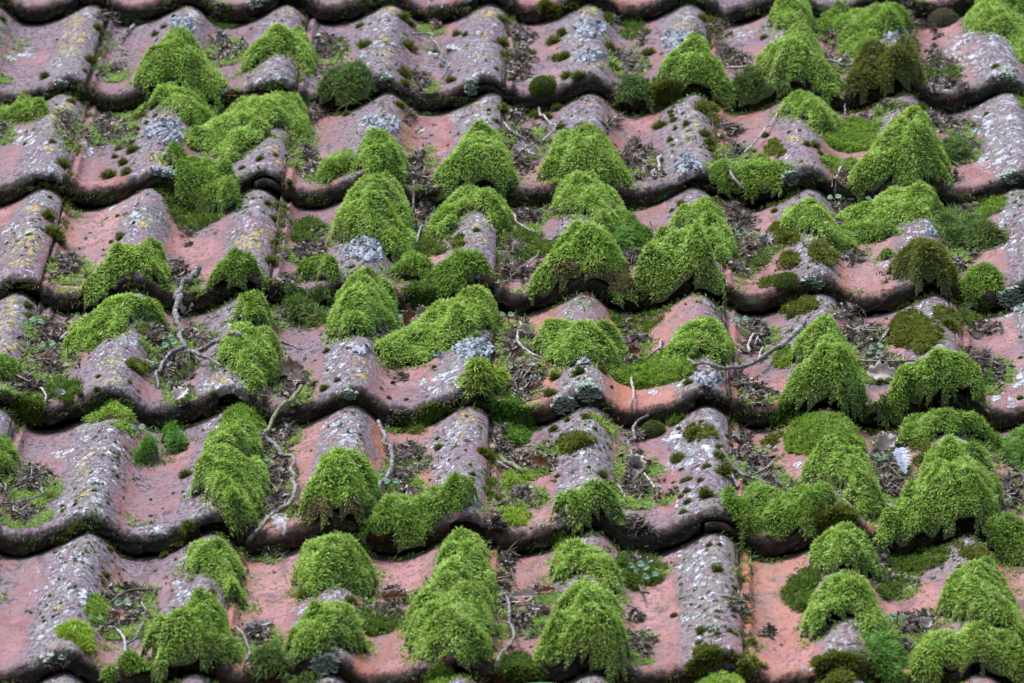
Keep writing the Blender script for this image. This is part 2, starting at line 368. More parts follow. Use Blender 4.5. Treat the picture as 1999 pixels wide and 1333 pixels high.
_ar = np.random.default_rng(99)
TAIL = .045                       # hidden part under the course above
def ease(x): x = np.clip(x, 0, 1); return x * x * (3 - 2 * x)
def build_tile(r, j):
    base = np.array([j * TW + .1, -r * LEN + float(jit('dv', r, j)), 0.0])
    us = np.unique(np.concatenate([np.linspace(j * TW + SEAM, (j + 1) * TW + SEAM, 86),
                    j * TW + np.array([.0185, .0205, .0215, .0225, .0235, .0245, .0255, .0265, .0275]), [(j + 1) * TW - .0106, (j + 1) * TW - .0102]]))
    us = us + float(jit('du', r, j)) * 0
    v0 = -r * LEN + float(jit('dv', r, j))
    s = np.concatenate([np.linspace(0, .02, 6)[:-1], np.linspace(.02, .06, 7)[:-1], np.linspace(.06, LEN + TAIL, 60)])
    U, S = np.meshgrid(us, s, indexing='ij')
    Vv = v0 + S
    H = tile_top(U, Vv, r, j)
    # front corner is rounded off
    nose = .011
    H = H - .0058 * (1 - np.sqrt(np.clip(1 - (1 - np.clip(S / nose, 0, 1)) ** 2, 0, 1)))
    H = H + .0010 * np.exp(-((S - .014) / .006) ** 2)
    chip = np.clip(vnoise(us * 75 + j * 11.3, us * 0 + r * 5.7, 19) - .72, 0, 1) * 4
    H = H - (.0045 * chip)[:, None] * np.exp(-S / .006)
    H = H + .0011 * (vnoise(U * 140, Vv * 90, 23) - .5) * np.exp(-S / .05) + .0005 * (vnoise(U * 260, Vv * 200, 24) - .5)
    # chipped, wavering front edge
    wob = .0052 * (vnoise(us * 60 + j * 3, us * 0 + r * 7., 5) - .5) + .0028 * (vnoise(us * 200 + j, us * 0 + r * 3., 6) - .5)
    fall = np.exp(-S / .012)
    Vw = Vv + wob[:, None] * fall
    cover = us > (j + 1) * TW - .0104                 # thin cover flange over the neighbour
    th = np.where(cover, .0090, .0168)
    nb = 6
    ftop = H[:, 0]
    under = tile_top(us, np.full_like(us, v0), r, j) - th - .0004 + .0022 * (vnoise(us * 55 + j * 5.1, us * 0 + r, 17) - .35) + .0014 * (vnoise(us * 210 + j, us * 0 + r * 2.2, 18) - .5)
    rows_v = [Vw]; rows_h = [H]
    # front face rows from the nose down
    fv = []; fh = []
    for q in range(1, nb + 1):
        a = q / nb
        fv.append(Vw[:, 0] + .0012 * a * a + .0022 * (vnoise(us * 150 + q * .7, us * 0 + r, 8) - .5)); fh.append(ftop + (under - ftop) * a)
    fv = np.stack(fv[::-1], 1); fh = np.stack(fh[::-1], 1)
    VV = np.concatenate([fv, Vw], 1); HH = np.concatenate([fh, H], 1)
    nu, nv = VV.shape
    UU = np.repeat(us[:, None], nv, 1)
    # under side
    Vb = np.stack([VV[:, 0] + .012, VV[:, -1]], 1)
    Hb = np.stack([HH[:, 0] + .0005, HH[:, -1] - .008], 1)
    P = np.stack([UU, VV, HH], -1).reshape(-1, 3)
    Pb = np.stack([np.repeat(us[:, None], 2, 1), Vb, Hb], -1).reshape(-1, 3)
    idx = np.arange(nu * nv).reshape(nu, nv); ib = nu * nv + np.arange(nu * 2).reshape(nu, 2)
    full = np.concatenate([idx, ib[:, ::-1]], 1)       # ring around the section
    a = full[:-1]; b = full[1:]
    nx = np.roll(np.arange(full.shape[1]), -1)
    F = np.stack([a.ravel(), b.ravel(), b[:, nx].ravel(), a[:, nx].ravel()], 1)
    caps = []
    for row, flip in ((full[0], False), (full[-1], True)):
        n = len(row)
        tri = []
        # strip between the upper outline and the under side
        lo = row[nv:][::-1]
        for q in range(nv - 1):
            m = lo[0] if q < nv // 2 else lo[1]
            tri.append((row[q], row[q + 1], m) if not flip else (row[q + 1], row[q], m))
        tri.append((row[nv // 2], lo[1], lo[0]) if not flip else (lo[1], row[nv // 2], lo[0]))
        caps += tri
    V = np.concatenate([P, Pb])
    # underlap flange of this tile below the neighbour's cover (seen as a block in the front face)
    ul = np.linspace(j * TW - .0068, j * TW + SEAM + .001, 12)
    topo = tile_top(ul, np.full_like(ul, v0), r, j - 1) - .0102
    boto = tile_top(ul, np.full_like(ul, v0), r, j - 1) - .0168
    q0 = len(V)
    rw = np.stack([
        np.stack([ul, np.full_like(ul, v0 + .0022), boto], 1), np.stack([ul, np.full_like(ul, v0 + .0018), topo], 1),
        np.stack([ul, np.full_like(ul, v0 + .12), topo - .004], 1), np.stack([ul, np.full_like(ul, v0 + .12), boto - .004], 1)], 1)
    V = np.concatenate([V, rw.reshape(-1, 3)])
    iu = q0 + np.arange(48).reshape(12, 4)
    F2 = np.stack([iu[:-1].ravel(), iu[1:].ravel(), np.roll(iu[1:], -1, 1).ravel(), np.roll(iu[:-1], -1, 1).ravel()], 1)
    F = np.concatenate([F, F2, [iu[0], iu[-1][::-1]]])
    # attributes
    uu = V[:, 0]; t = (uu / WAVE) % 1.0
    hh = np.interp(t, _fine, _ff)
    crest = np.clip(1 + hh * 1.35, 0, 1)
    crest = np.clip(crest + .35 * ((t > .72) & (t < .95)), 0, 1)
    flank = np.exp(-((t - .24) / .10) ** 2)
    sfr = V[:, 1] - v0
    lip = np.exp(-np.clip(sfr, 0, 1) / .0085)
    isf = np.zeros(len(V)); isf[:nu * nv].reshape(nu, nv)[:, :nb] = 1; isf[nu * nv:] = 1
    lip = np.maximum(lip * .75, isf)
    lip = np.maximum(lip, 1.0 * np.exp(-np.clip(LEN - sfr, 0, 1) / .009) )  # occlusion shade painted on the back strip below the upper course
    film = np.exp(-((t - .42) / .16) ** 2)
    lc = V[:, 0] - j * TW
    seam = .8 * np.exp(-((lc - .0192) / .0016) ** 2) + .45 * np.exp(-((lc - .0285) / .002) ** 2) + .9 * np.exp(-((lc - TW - SEAM) / .0012) ** 2)
    age = np.full(len(V), float(np.clip(.16 - .20 * (base[0]) + .10 * (base[1] + 1.0) + _ar.normal(0, .12), -.30, .42)))
    yel = spots(V, YEL); whi = spots(V, WHI)
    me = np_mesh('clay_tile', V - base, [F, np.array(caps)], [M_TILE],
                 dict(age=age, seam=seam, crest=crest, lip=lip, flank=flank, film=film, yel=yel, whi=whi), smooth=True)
    o = link('clay_tile', me, base)
    return o

LOOK = {}
def look(r, words):
    for i, w in enumerate(words): LOOK[(r, i)] = w
look(0, ['clay tile edge blackened by algae', 'clay tile edge with dark moss and a pale lichen blotch', 'clay tile edge with a pale twig over it', 'clay tile edge smudged with moss', 'dark clay tile edge above mossy ridges', 'dark clay tile edge behind a grey fuzzy cushion'])
look(1, ['lichen flecked clay tile with thick yellow lichen', 'clay tile under the tall green moss mound', 'clay tile with dark moss tufts and curved twig', 'clay tile with crusty white lichen on its crest', 'clay tile nearly buried in thick moss', 'pink clay tile with grey lichen freckles'])
look(2, ['grey pink clay tile with yellow lichen specks', 'clay tile crossed by a wide green moss mat', 'clay tile with litter and moss capped crests', 'clay tile freckled with round moss tufts', 'clay tile with twigs and bushy green moss', 'bare pink clay tile with pale lichen freckles'])
look(3, ['clay tile with broad yellow lichen crust', 'smooth pink clay tile with moss at its front', 'clay tile below big white leafy lichen', 'clay tile with brown fronted moss mound', 'clay tile with olive tufts on its crest', 'smooth clay tile freckled with pale lichen'])
look(4, ['litter filled clay tile with yellow crest', 'clay tile carrying the long forked twig', 'clay tile with green moss pan and pale lichen', 'clay tile with a bare smooth rounded crest', 'clay tile under the curved branch', 'orange pink clay tile with curled twig'])
look(5, ['pink clay tile with dark litter on its left', 'bare pink clay tile beside the striped moss ridge', 'clay tile with pale lichen patches and moss drape', 'clay tile dotted with tufts and white lichen', 'clay tile buried beneath large moss mounds', 'clay tile with moss at the right edge'])
look(6, ['purple grey clay tile with pale freckles', 'pink clay tile with bare smooth pan', 'clay tile beside the tall moss column', 'bare salmon pink clay tile with lichen spotted crest', 'smooth orange pink clay tile half under moss', 'clay tile covered in layered moss'])
look(7, ['clay tile just showing its crest', 'clay tile crest peeking out under litter', 'rounded clay tile crest at the lower frame', 'clay tile crest topped with green moss', 'clay tile with its crest out of frame', 'clay tile under dark moss'])

TILES = {}
for r in range(R_MIN, R_MAX + 1):
    jmax = int(math.floor((px2roof([1998], [max(float(roof2px(np.array([0, -r * LEN + (.01 if r == 0 else .1), 0]))[1]), 2)])[0][0] - SEAM) / TW))
    for j in range(FIRSTJ[r] - 1, jmax + 2):
        o = build_tile(r, j)
        i = j - FIRSTJ[r]
        if i < 0: lab = 'clay tile just beyond the left end of the %s course' % course_word(r)
        elif j > jmax: lab = 'clay tile just beyond the right end of the %s course' % course_word(r)
        else: lab = '%s, %s in %s course' % (LOOK.get((r, i), 'weathered clay tile'), ORD[i + 1], course_word(r))
        tag(o, lab, 'clay tile', 'interlocking clay tiles')
        TILES[(r, j)] = o

# dark deck behind the tiles
_b = np.array([[-1.4, -3.4, -.045], [1.4, -3.4, -.045], [1.4, .9, -.045], [-1.4, .9, -.045]])
_V = np.concatenate([_b, _b - [0, 0, .03]])
_o = link('roof_deck', np_mesh('roof_deck', _V, [np.array([[0, 1, 2, 3], [7, 6, 5, 4], [0, 4, 5, 1], [1, 5, 6, 2], [2, 6, 7, 3], [3, 7, 4, 0]])], [M_DECK]), np.zeros(3))
tag(_o, 'dark roof deck hidden behind the clay tiles', 'roof', kind='structure')

# ================================================================== moss outlines traced from the photograph
# (zoom window or 0 for photo pixels, kind, thickness in mm, label words, outline)
MOSS = [
(1,'c',21,'tall bright green moss mound',[(900,230),(960,190),(1040,190),(1110,230),(1150,300),(1170,360),(1230,400),(1300,470),(1270,500),(1230,530),(1200,560),(1120,510),(1040,480),(920,470),(860,500),(780,480),(750,430),(760,380),(830,330),(860,270)]),
(1,'c',15,'arched moss cushion above bare pink clay',[(1460,200),(1560,150),(1650,155),(1710,190),(1735,260),(1740,330),(1765,390),(1740,410),(1700,370),(1670,320),(1600,280),(1530,280),(1450,330),(1390,390),(1350,390),(1370,300),(1430,260)]),
(1,'c',14,'moss strip on a ridge below a tall mound',[(820,560),(880,480),(960,460),(1080,495),(1160,530),(1200,600),(1190,680),(1110,720),(1050,680),(1000,620),(930,580),(850,590),(760,640),(720,600)]),
(1,'c',16,'wide moss mat spanning pan and ridge',[(1180,640),(1340,560),(1430,510),(1560,495),(1660,530),(1700,590),(1730,690),(1740,730),(1700,780),(1660,760),(1610,700),(1530,705),(1480,760),(1400,800),(1350,850),(1280,910),(1210,870),(1130,840),(1060,800),(1030,720),(1090,690)]),
(1,'m',22,'plump moss clump bulging over a lip',[(960,800),(1020,840),(1060,880),(1200,890),(1280,920),(1320,960),(1330,1040),(1340,1110),(1300,1160),(1240,1190),(1150,1190),(1080,1140),(1020,1100),(990,1040),(1000,960),(940,860),(890,800)]),
(1,'d',8,'dark low moss foot under a plump clump',[(880,1060),(960,1040),(1040,1110),(1100,1190),(1250,1190),(1230,1220),(1120,1270),(1060,1305),(1000,1290),(960,1230),(930,1150)]),
(1,'m',12,'moss patch tucked under a dark lip',[(-30,600),(60,560),(130,530),(180,540),(250,570),(260,610),(200,650),(120,670),(50,680),(-30,690)]),
(0,'d',14,'deep green moss clump beside a grey ridge',[(613,175),(624,154),(652,140),(687,130),(710,120),(725,140),(727,168),(713,186),(685,210),(655,214),(625,200),(610,190)]),
(1,'o',5,'thin olive moss band on a crest',[(270,520),(340,490),(420,495),(470,540),(460,600),(430,560),(400,530),(340,520),(290,540)]),
(0,'m',12,'moss patch creeping out of leaf litter',[(617,336),(638,308),(666,294),(685,291),(696,305),(685,326),(667,336),(650,350),(637,357),(620,350)]),
(2,'c',20,'upper of two stacked round moss mounds',[(120,860),(170,790),(240,750),(310,760),(370,810),(400,870),(410,940),(410,1010),(390,1040),(320,1010),(240,980),(190,990),(150,930),(110,900)]),
(2,'c',24,'big shaggy moss mound above white lichen',[(0,1290),(40,1130),(90,1080),(150,1030),(240,1000),(330,1010),(400,1060),(430,1150),(460,1290),(440,1430),(400,1470),(340,1450),(300,1370),(230,1300),(140,1290),(90,1330),(30,1350)]),
(2,'c',19,'domed moss mound with a notched underside',[(640,870),(700,780),(780,720),(860,700),(920,730),(960,790),(990,870),(1010,930),(1040,1010),(1020,1030),(960,990),(930,930),(880,890),(850,940),(860,1000),(780,980),(700,1000),(610,1040),(570,1020),(560,960),(590,920)]),
(2,'c',14,'arched moss band below a domed mound',[(540,1250),(600,1150),(680,1080),(780,1060),(880,1070),(950,1120),(990,1180),(1000,1240),(960,1290),(920,1280),(880,1200),(820,1160),(740,1170),(680,1220),(640,1290),(590,1330),(520,1310),(500,1260)]),
(2,'c',20,'broad moss mound with a left tail',[(1110,960),(1180,880),(1210,810),(1280,770),(1380,735),(1480,740),(1550,790),(1600,850),(1630,930),(1670,1000),(1690,1050),(1640,1060),(1560,1030),(1480,1030),(1390,1010),(1300,1000),(1260,980),(1330,930),(1270,930),(1200,960),(1140,1000)]),
(2,'c',18,'moss cap below a broad mound',[(1230,1060),(1290,1010),(1380,1000),(1460,1000),(1540,1030),(1600,1090),(1630,1160),(1640,1220),(1600,1330),(1560,1350),(1500,1280),(1430,1200),(1350,1180),(1280,1180),(1220,1150)]),
(2,'g',14,'vivid green moss with tiny seedlings',[(1560,1250),(1640,1210),(1740,1260),(1770,1310),(1740,1400),(1650,1430),(1570,1390)]),
(2,'d',8,'small dark moss patch under the top lip',[(1760,130),(1650,110),(1620,170),(1600,200),(1650,220),(1740,190),(1770,150)]),
(2,'r',18,'velvety round dark moss ball',[(1085,570),(1110,520),(1180,500),(1250,530),(1270,580),(1230,610),(1150,620),(1100,610)]),
(2,'d',14,'dark shaggy moss lump beside twig ends',[(1570,480),(1620,430),(1700,420),(1760,450),(1770,560),(1700,610),(1600,590),(1550,560)]),
(0,'c',20,'rounded moss mound left of a thin twig',[(1282,150),(1300,120),(1313,102),(1334,88),(1362,88),(1383,102),(1397,119),(1415,140),(1428,165),(1436,189),(1425,207),(1404,200),(1383,182),(1358,168),(1330,158),(1306,155)]),
(2,'o',13,'brownish moss lump under a mound edge',[(1770,540),(1790,460),(1860,430),(1930,450),(1940,500),(1850,560)]),
(3,'c',16,'ridge of pale moss near the top edge',[(560,130),(620,60),(640,-60),(760,-60),(800,40),(830,110),(820,180),(740,160),(650,160)]),
(3,'m',16,'large green moss carpet near the top',[(840,140),(880,60),(950,20),(1060,10),(1200,5),(1290,20),(1360,70),(1370,130),(1330,180),(1200,200),(1190,230),(1230,250),(1180,300),(1050,330),(1000,290),(960,200),(880,190)]),
(3,'c',22,'high moss mound right of a thin twig',[(500,310),(560,250),(680,220),(780,220),(850,260),(890,320),(910,400),(980,470),(1010,560),(970,580),(900,540),(820,490),(700,450),(620,440),(560,420),(500,370)]),
(3,'o',22,'olive bushy moss hanging over a lip',[(1060,310),(1150,290),(1280,270),(1360,310),(1420,340),(1430,390),(1340,440),(1320,500),(1230,540),(1180,520),(1110,500),(1040,540),(1010,500),(1010,440),(1040,370)]),
(3,'d',16,'dark moss between two bright mounds',[(370,470),(440,400),(520,390),(600,440),(680,470),(660,530),(560,560),(460,570),(390,540)]),
(3,'c',14,'moss bank in the top right corner',[(1680,90),(1720,40),(1760,-40),(1950,-60),(2100,30),(2100,400),(1980,330),(1960,260),(1920,200),(1840,170),(1760,160),(1700,150)]),
(3,'h',20,'grey brown fuzzy moss cushion',[(1450,100),(1500,40),(1600,20),(1670,40),(1670,90),(1600,130),(1500,160),(1450,140)]),
(3,'c',15,'moss cap trailing right of a bare crest',[(630,590),(680,530),(760,510),(850,540),(920,590),(970,650),(980,690),(940,760),(860,740),(800,660),(720,640),(640,630)]),
(3,'m',10,'low moss carpet in a pan under twigs',[(880,730),(960,690),(1100,680),(1170,710),(1180,760),(1140,830),(1050,850),(960,840),(890,800)]),
(3,'c',26,'largest bright moss mound of the upper right',[(1200,740),(1250,680),(1320,640),(1400,650),(1470,700),(1530,780),(1560,860),(1580,950),(1600,980),(1570,1020),(1530,1000),(1500,950),(1430,960),(1330,970),(1260,1010),(1200,1050),(1100,1110),(1040,1070),(1000,1000),(980,960),(1060,880),(1150,830)]),
(3,'m',8,'thin moss apron left of the largest mound',[(870,880),(920,870),(1020,890),(1060,900),(1000,970),(900,970)]),
(3,'m',13,'ragged moss mat around a fallen twig',[(250,900),(310,870),(400,900),(500,870),(570,850),(620,880),(700,880),(740,900),(680,960),(640,1010),(560,1060),(500,1110),(430,1100),(340,1060),(290,1000)]),
(3,'o',10,'olive moss tufts joined above a ragged mat',[(560,820),(620,790),(700,790),(690,840),(640,880),(580,860)]),
(3,'c',17,'curly moss mound below a bare rounded crest',[(660,1190),(680,1140),(740,1125),(800,1115),(870,1150),(920,1210),(960,1280),(1030,1330),(1040,1390),(980,1400),(900,1350),(840,1310),(760,1310),(680,1290),(600,1290),(640,1240)]),
(3,'c',14,'moss saddle below the largest mound',[(1090,1150),(1200,1100),(1290,1040),(1370,1015),(1450,1030),(1500,1080),(1530,1150),(1480,1200),(1400,1210),(1300,1220),(1230,1290),(1130,1330),(1040,1320),(980,1270),(960,1190),(1020,1160)]),
(3,'d',14,'deep green moss filling a pan on the right',[(1550,1130),(1620,1150),(1700,1200),(1800,1230),(1870,1290),(1850,1350),(1720,1390),(1600,1380),(1540,1300),(1530,1200)]),
(3,'m',7,'small moss mat with a short twig',[(1730,1170),(1800,1110),(1900,1110),(1890,1150),(1800,1210)]),
(3,'d',12,'dark moss heap in the pan by a curled stem',[(1540,800),(1600,740),(1660,760),(1710,840),(1690,890),(1610,900),(1560,860)]),
(3,'d',10,'dark moss heap amid litter near the top right',[(1430,400),(1500,340),(1560,330),(1630,410),(1620,450),(1530,460),(1450,450)]),
(3,'o',6,'olive moss scrap on a crest start',[(1180,590),(1230,545),(1300,550),(1290,590),(1220,610)]),
(3,'o',7,'olive moss fringe running down a flank',[(160,580),(220,550),(300,600),(290,660),(310,720),(280,710),(240,640),(180,610)]),
(3,'c',8,'moss sliver at the right frame edge',[(1940,510),(2080,520),(2080,660),(1990,600)]),
(0,'c',18,'upper moss mound of the central right pair',[(1300,440),(1318,420),(1335,405),(1360,398),(1400,410),(1420,440),(1437,480),(1432,505),(1420,515),(1402,500),(1390,470),(1370,450),(1330,455)]),
(0,'c',26,'lower rounded moss mound with dark underside',[(1262,500),(1290,455),(1330,440),(1370,455),(1395,490),(1405,530),(1405,560),(1380,570),(1340,560),(1300,565),(1270,575),(1240,570),(1235,530)]),
(5,'b',26,'moss mound with a dead straw coloured front',[(1040,340),(1100,320),(1190,250),(1240,180),(1300,110),(1380,70),(1470,60),(1550,110),(1590,170),(1640,250),(1680,310),(1700,380),(1670,420),(1640,500),(1580,450),(1500,410),(1400,380),(1330,360),(1200,360),(1120,370)]),
(5,'m',16,'lush moss bush in a pan',[(340,220),(400,190),(500,190),(560,220),(570,280),(500,320),(400,320),(310,270)]),
(5,'d',10,'flat moss behind a lush bush',[(340,140),(450,100),(560,110),(620,150),(600,180),(480,200),(400,190)]),
(5,'m',13,'straggly moss mat draped across a pan lip',[(640,210),(720,170),(800,170),(860,210),(890,270),(860,300),(800,280),(740,290),(760,340),(730,400),(640,400),(560,370),(470,350),(420,330),(520,290),(600,260)]),
(5,'d',10,'dark moss hanging on a lip face',[(410,380),(480,350),(600,390),(700,400),(640,440),(560,460),(470,450)]),
(5,'c',22,'long moss covered ridge mound',[(-30,560),(0,440),(50,360),(120,295),(200,270),(290,320),(340,400),(365,470),(350,560),(300,620),(220,630),(120,620),(40,640),(-30,620)]),
(5,'c',17,'crescent moss mat with seedlings',[(500,560),(540,470),(620,420),(700,385),(800,375),(870,400),(920,470),(940,540),(900,590),(860,600),(780,600),(720,640),(640,680),(560,730),(500,780),(400,780),(340,810),(290,780),(250,700),(240,630),(340,580),(400,610),(460,590)]),
(5,'c',20,'dome of moss below a bare pink crest',[(1110,660),(1180,590),(1260,550),(1380,530),(1480,550),(1560,600),(1610,660),(1640,720),(1620,770),(1560,830),(1510,790),(1440,750),(1360,770),(1300,810),(1230,810),(1170,750),(1120,710)]),
(5,'m',11,'moss carpet spreading right from a dome',[(1540,840),(1640,780),(1780,760),(1900,710),(1998,720),(1998,850),(1850,900),(1700,930),(1590,890)]),
(6,'c',17,'moss mound beside a tangle of pale twigs',[(60,640),(100,580),(170,510),(250,530),(330,590),(380,660),(390,730),(370,790),(300,770),(240,740),(170,730),(140,760),(60,790),(0,850),(-40,800),(0,720)]),
(5,'y',19,'yellow green moss beard over a ridge end',[(700,830),(760,790),(860,780),(940,830),(990,900),(980,950),(900,1000),(820,1000),(750,960),(740,880)]),
(5,'g',11,'moss stream trailing down from a beard',[(900,1010),(980,960),(1040,1030),(1080,1120),(1060,1230),(1000,1260),(930,1190),(920,1100)]),
(5,'d',8,'dark moss wedge on a shadowed lip',[(460,1080),(540,1030),(600,1020),(580,1100),(520,1140),(490,1190),(440,1170)]),
(5,'r',16,'velvety oval dark moss ball',[(1700,1160),(1760,1090),(1840,1080),(1870,1120),(1850,1190),(1770,1215),(1710,1200)]),
(5,'d',8,'moss scrap right of the oval ball',[(1870,1120),(1900,1060),(1960,1090),(1900,1140)]),
(5,'d',8,'scruffy moss among litter in a middle pan',[(950,170),(940,110),(1060,60),(1150,90),(1270,90),(1260,150),(1180,180),(1080,200),(1030,240),(980,210)]),
(5,'d',10,'dark moss knob on a flank',[(1140,190),(1200,150),(1250,170),(1200,220),(1160,230)]),
(5,'o',8,'brownish moss knob on a crest',[(640,130),(660,90),(720,80),(750,110),(720,150),(660,145)]),
(5,'o',14,'olive moss hummock on pale lichen',[(1280,1240),(1330,1190),(1420,1190),(1430,1230),(1370,1260),(1290,1280)]),
(5,'c',5,'thin moss fringe down a right flank',[(1440,1060),(1520,1110),(1570,1190),(1550,1200),(1500,1130),(1440,1090)]),
(5,'d',7,'sparse moss among litter under a pale twig',[(920,700),(980,690),(1060,760),(1020,820),(950,770)]),
(5,'d',4,'moss film in a pan below the straw mound',[(1550,560),(1540,500),(1600,530),(1880,500),(1760,620),(1640,640)]),
(4,'c',18,'moss mound draped over a lip beside bare clay',[(550,230),(620,190),(680,130),(760,100),(840,110),(890,160),(920,220),(940,290),(950,370),(900,350),(830,300),(780,260),(700,280),(640,320),(660,380),(620,400),(560,410),(520,460),(480,420),(480,370),(410,370),(350,360),(430,300),(510,270)]),
(4,'c',14,'moss mat running down left of a grey ridge',[(580,480),(640,420),(720,395),(800,410),(870,450),(920,520),(930,570),(890,590),(840,550),(760,530),(700,570),(640,620),(560,640),(480,720),(400,720),(350,690),(380,600),(450,580),(520,540)]),
(4,'m',14,'moss arch on a lip right of the forked twig',[(1130,380),(1180,300),(1240,230),(1350,190),(1440,200),(1450,250),(1480,310),(1520,350),(1480,350),(1420,300),(1340,300),(1280,350),(1260,420),(1200,440),(1140,450),(1090,430)]),
(4,'c',17,'round moss cap above the forked twig arm',[(1300,540),(1310,470),(1360,425),(1430,420),(1490,470),(1520,520),(1530,590),(1450,580),(1360,560)]),
(4,'c',20,'moss mound under the forked twig arm',[(1210,720),(1260,640),(1290,580),(1370,555),(1460,590),(1530,620),(1560,700),(1560,790),(1560,870),(1510,920),(1430,950),(1380,900),(1360,840),(1300,790),(1230,770)]),
(4,'d',14,'dark moss curtain over a lip',[(1590,440),(1640,400),(1780,470),(1830,510),(1780,560),(1700,580),(1620,560),(1580,500)]),
(4,'m',15,'bright moss bush above a dark curtain',[(1640,280),(1720,220),(1880,220),(1890,290),(1800,320),(1680,320)]),
(4,'d',12,'moss shag between bush and curtain',[(1570,400),(1620,340),(1740,330),(1840,340),(1850,420),(1780,450),(1660,420)]),
(4,'d',10,'dark moss heap at the foot of a seam',[(1620,30),(1700,0),(1800,10),(1810,80),(1750,140),(1650,120),(1620,80)]),
(4,'m',14,'moss cushion cut by the left frame edge',[(-60,740),(60,740),(110,800),(120,870),(60,900),(-60,880)]),
(4,'g',6,'tiny bright moss patch beside a left cushion',[(120,840),(200,840),(210,870),(150,890)]),
(4,'d',9,'moss scatter in the litter filled left pan',[(230,900),(330,880),(440,890),(470,930),(400,1000),(280,980)]),
(4,'d',9,'dark moss sagging over the left lip',[(60,990),(200,960),(250,1020),(200,1100),(100,1040)]),
(4,'c',10,'small moss cap on a ridge start',[(490,1110),(540,1050),(620,1020),(700,1050),(740,1110),(710,1110),(640,1090),(560,1100)]),
(4,'c',5,'thin moss streak below a small cap',[(600,1130),(700,1100),(760,1180),(730,1190),(660,1150)]),
(4,'v',16,'vivid emerald moss tuft, left one',[(730,1240),(790,1200),(860,1210),(920,1290),(930,1310),(850,1330),(760,1330)]),
(4,'v',14,'vivid emerald moss tuft, right one',[(890,1180),(960,1140),(1060,1180),(1060,1230),(1000,1270),(920,1260)]),
(0,'m',10,'moss tier at the head of a striped ridge',[(440,815),(450,798),(475,795),(505,815),(512,840),(480,850),(445,840)]),
(7,'c',18,'middle moss tier of a striped ridge',[(1110,80),(1130,0),(1200,-80),(1290,-110),(1380,-100),(1440,-50),(1470,20),(1480,100),(1400,100),(1280,70),(1180,80)]),
(7,'c',21,'lowest and largest tier of a striped ridge',[(1080,250),(1100,150),(1160,80),(1270,40),(1380,60),(1470,90),(1500,160),(1500,240),(1470,320),(1430,380),(1420,450),(1380,500),(1310,460),(1270,400),(1230,330),(1150,290)]),
(0,'m',14,'moss lump cut by the lower left frame edge',[(-20,840),(18,845),(28,880),(28,905),(15,925),(-20,930)]),
(4,'o',9,'olive moss knob on a right flank',[(760,590),(820,570),(860,610),(840,640),(780,630)]),
(4,'o',10,'olive moss knob above a dark lip',[(720,800),(760,780),(810,810),(800,850),(750,840)]),
(4,'d',5,'thin moss mat under the forked twig',[(830,740),(930,700),(1000,740),(1120,790),(1080,860),(960,900),(900,850),(830,790)]),
(7,'c',16,'moss cap hanging down beside a bare pan',[(1030,640),(1060,570),(1130,520),(1200,520),(1290,560),(1330,610),(1345,690),(1340,760),(1350,830),(1400,890),(1380,920),(1320,900),(1270,870),(1250,800),(1200,740),(1120,730),(1050,700),(1010,690)]),
(0,'c',19,'moss mound above a grey lichen crest',[(576,1100),(590,1065),(620,1045),(660,1045),(695,1060),(715,1090),(730,1115),(722,1140),(726,1165),(705,1160),(690,1145),(670,1130),(640,1125),(620,1150),(600,1165),(585,1150),(577,1125)]),
(0,'b',26,'moss dome with a brown ragged front',[(580,990),(603,950),(625,922),(655,895),(680,888),(710,905),(727,930),(738,955),(740,985),(725,1010),(690,1030),(640,1012),(600,1015)]),
(8,'m',17,'moss drape hanging across a deep pan lip',[(160,440),(230,350),(290,290),(400,390),(480,360),(520,300),(580,240),(680,205),(770,215),(810,280),(790,330),(700,350),(640,390),(560,420),(500,480),(400,560),(300,560),(230,580),(170,520)]),
(7,'c',24,'big moss hummock at the bottom left',[(760,1140),(830,1060),(920,980),(1000,910),(1090,880),(1180,890),(1240,950),(1270,1020),(1310,1130),(1300,1200),(1270,1230),(1200,1180),(1100,1190),(1020,1220),(950,1260),(900,1280),(840,1240)]),
(7,'m',12,'moss skirt at the bottom left corner',[(550,1230),(640,1190),(760,1150),(840,1240),(920,1280),(900,1380),(680,1380),(560,1320)]),
(7,'y',9,'small yellow green moss tuft on a flank',[(330,1040),(400,990),(460,1010),(500,1080),(500,1150),(460,1160),(420,1100),(360,1080)]),
(7,'m',8,'moss clump along a seam',[(480,920),(530,860),(590,900),(590,960),(530,1010),(490,970)]),
(0,'c',19,'moss mound with grey lichen below it',[(565,1245),(575,1220),(596,1195),(627,1178),(655,1174),(683,1188),(700,1215),(712,1240),(710,1260),(692,1275),(670,1262),(645,1258),(615,1275),(590,1290),(570,1280)]),
(7,'d',14,'dark moss skirt at the bottom frame edge',[(1400,1200),(1480,1130),(1570,1110),(1620,1190),(1660,1230),(1740,1250),(1740,1380),(1450,1380),(1420,1260)]),
(8,'c',12,'top tier of the tall moss column',[(590,600),(620,540),(690,495),(770,490),(830,530),(870,620),(800,660),(700,630),(620,640)]),
(8,'c',17,'middle tier of the tall moss column',[(520,820),(560,700),(600,620),(700,590),(810,610),(880,680),(900,760),(910,850),(820,820),(700,800),(600,820)]),
(8,'c',23,'wide lowest tier of the tall moss column',[(400,980),(430,870),(480,820),(560,790),(700,760),(830,790),(900,850),(920,960),(910,1000),(880,1060),(890,1130),(860,1240),(800,1240),(760,1200),(680,1180),(600,1190),(520,1210),(470,1150),(430,1170),(440,1080),(400,1030)]),
(8,'c',14,'top tier of the right moss column',[(1200,690),(1250,600),(1330,540),(1420,530),(1500,570),(1560,620),(1600,700),(1610,740),(1600,850),(1550,820),(1490,730),(1410,710),(1330,740),(1260,780),(1200,730)]),
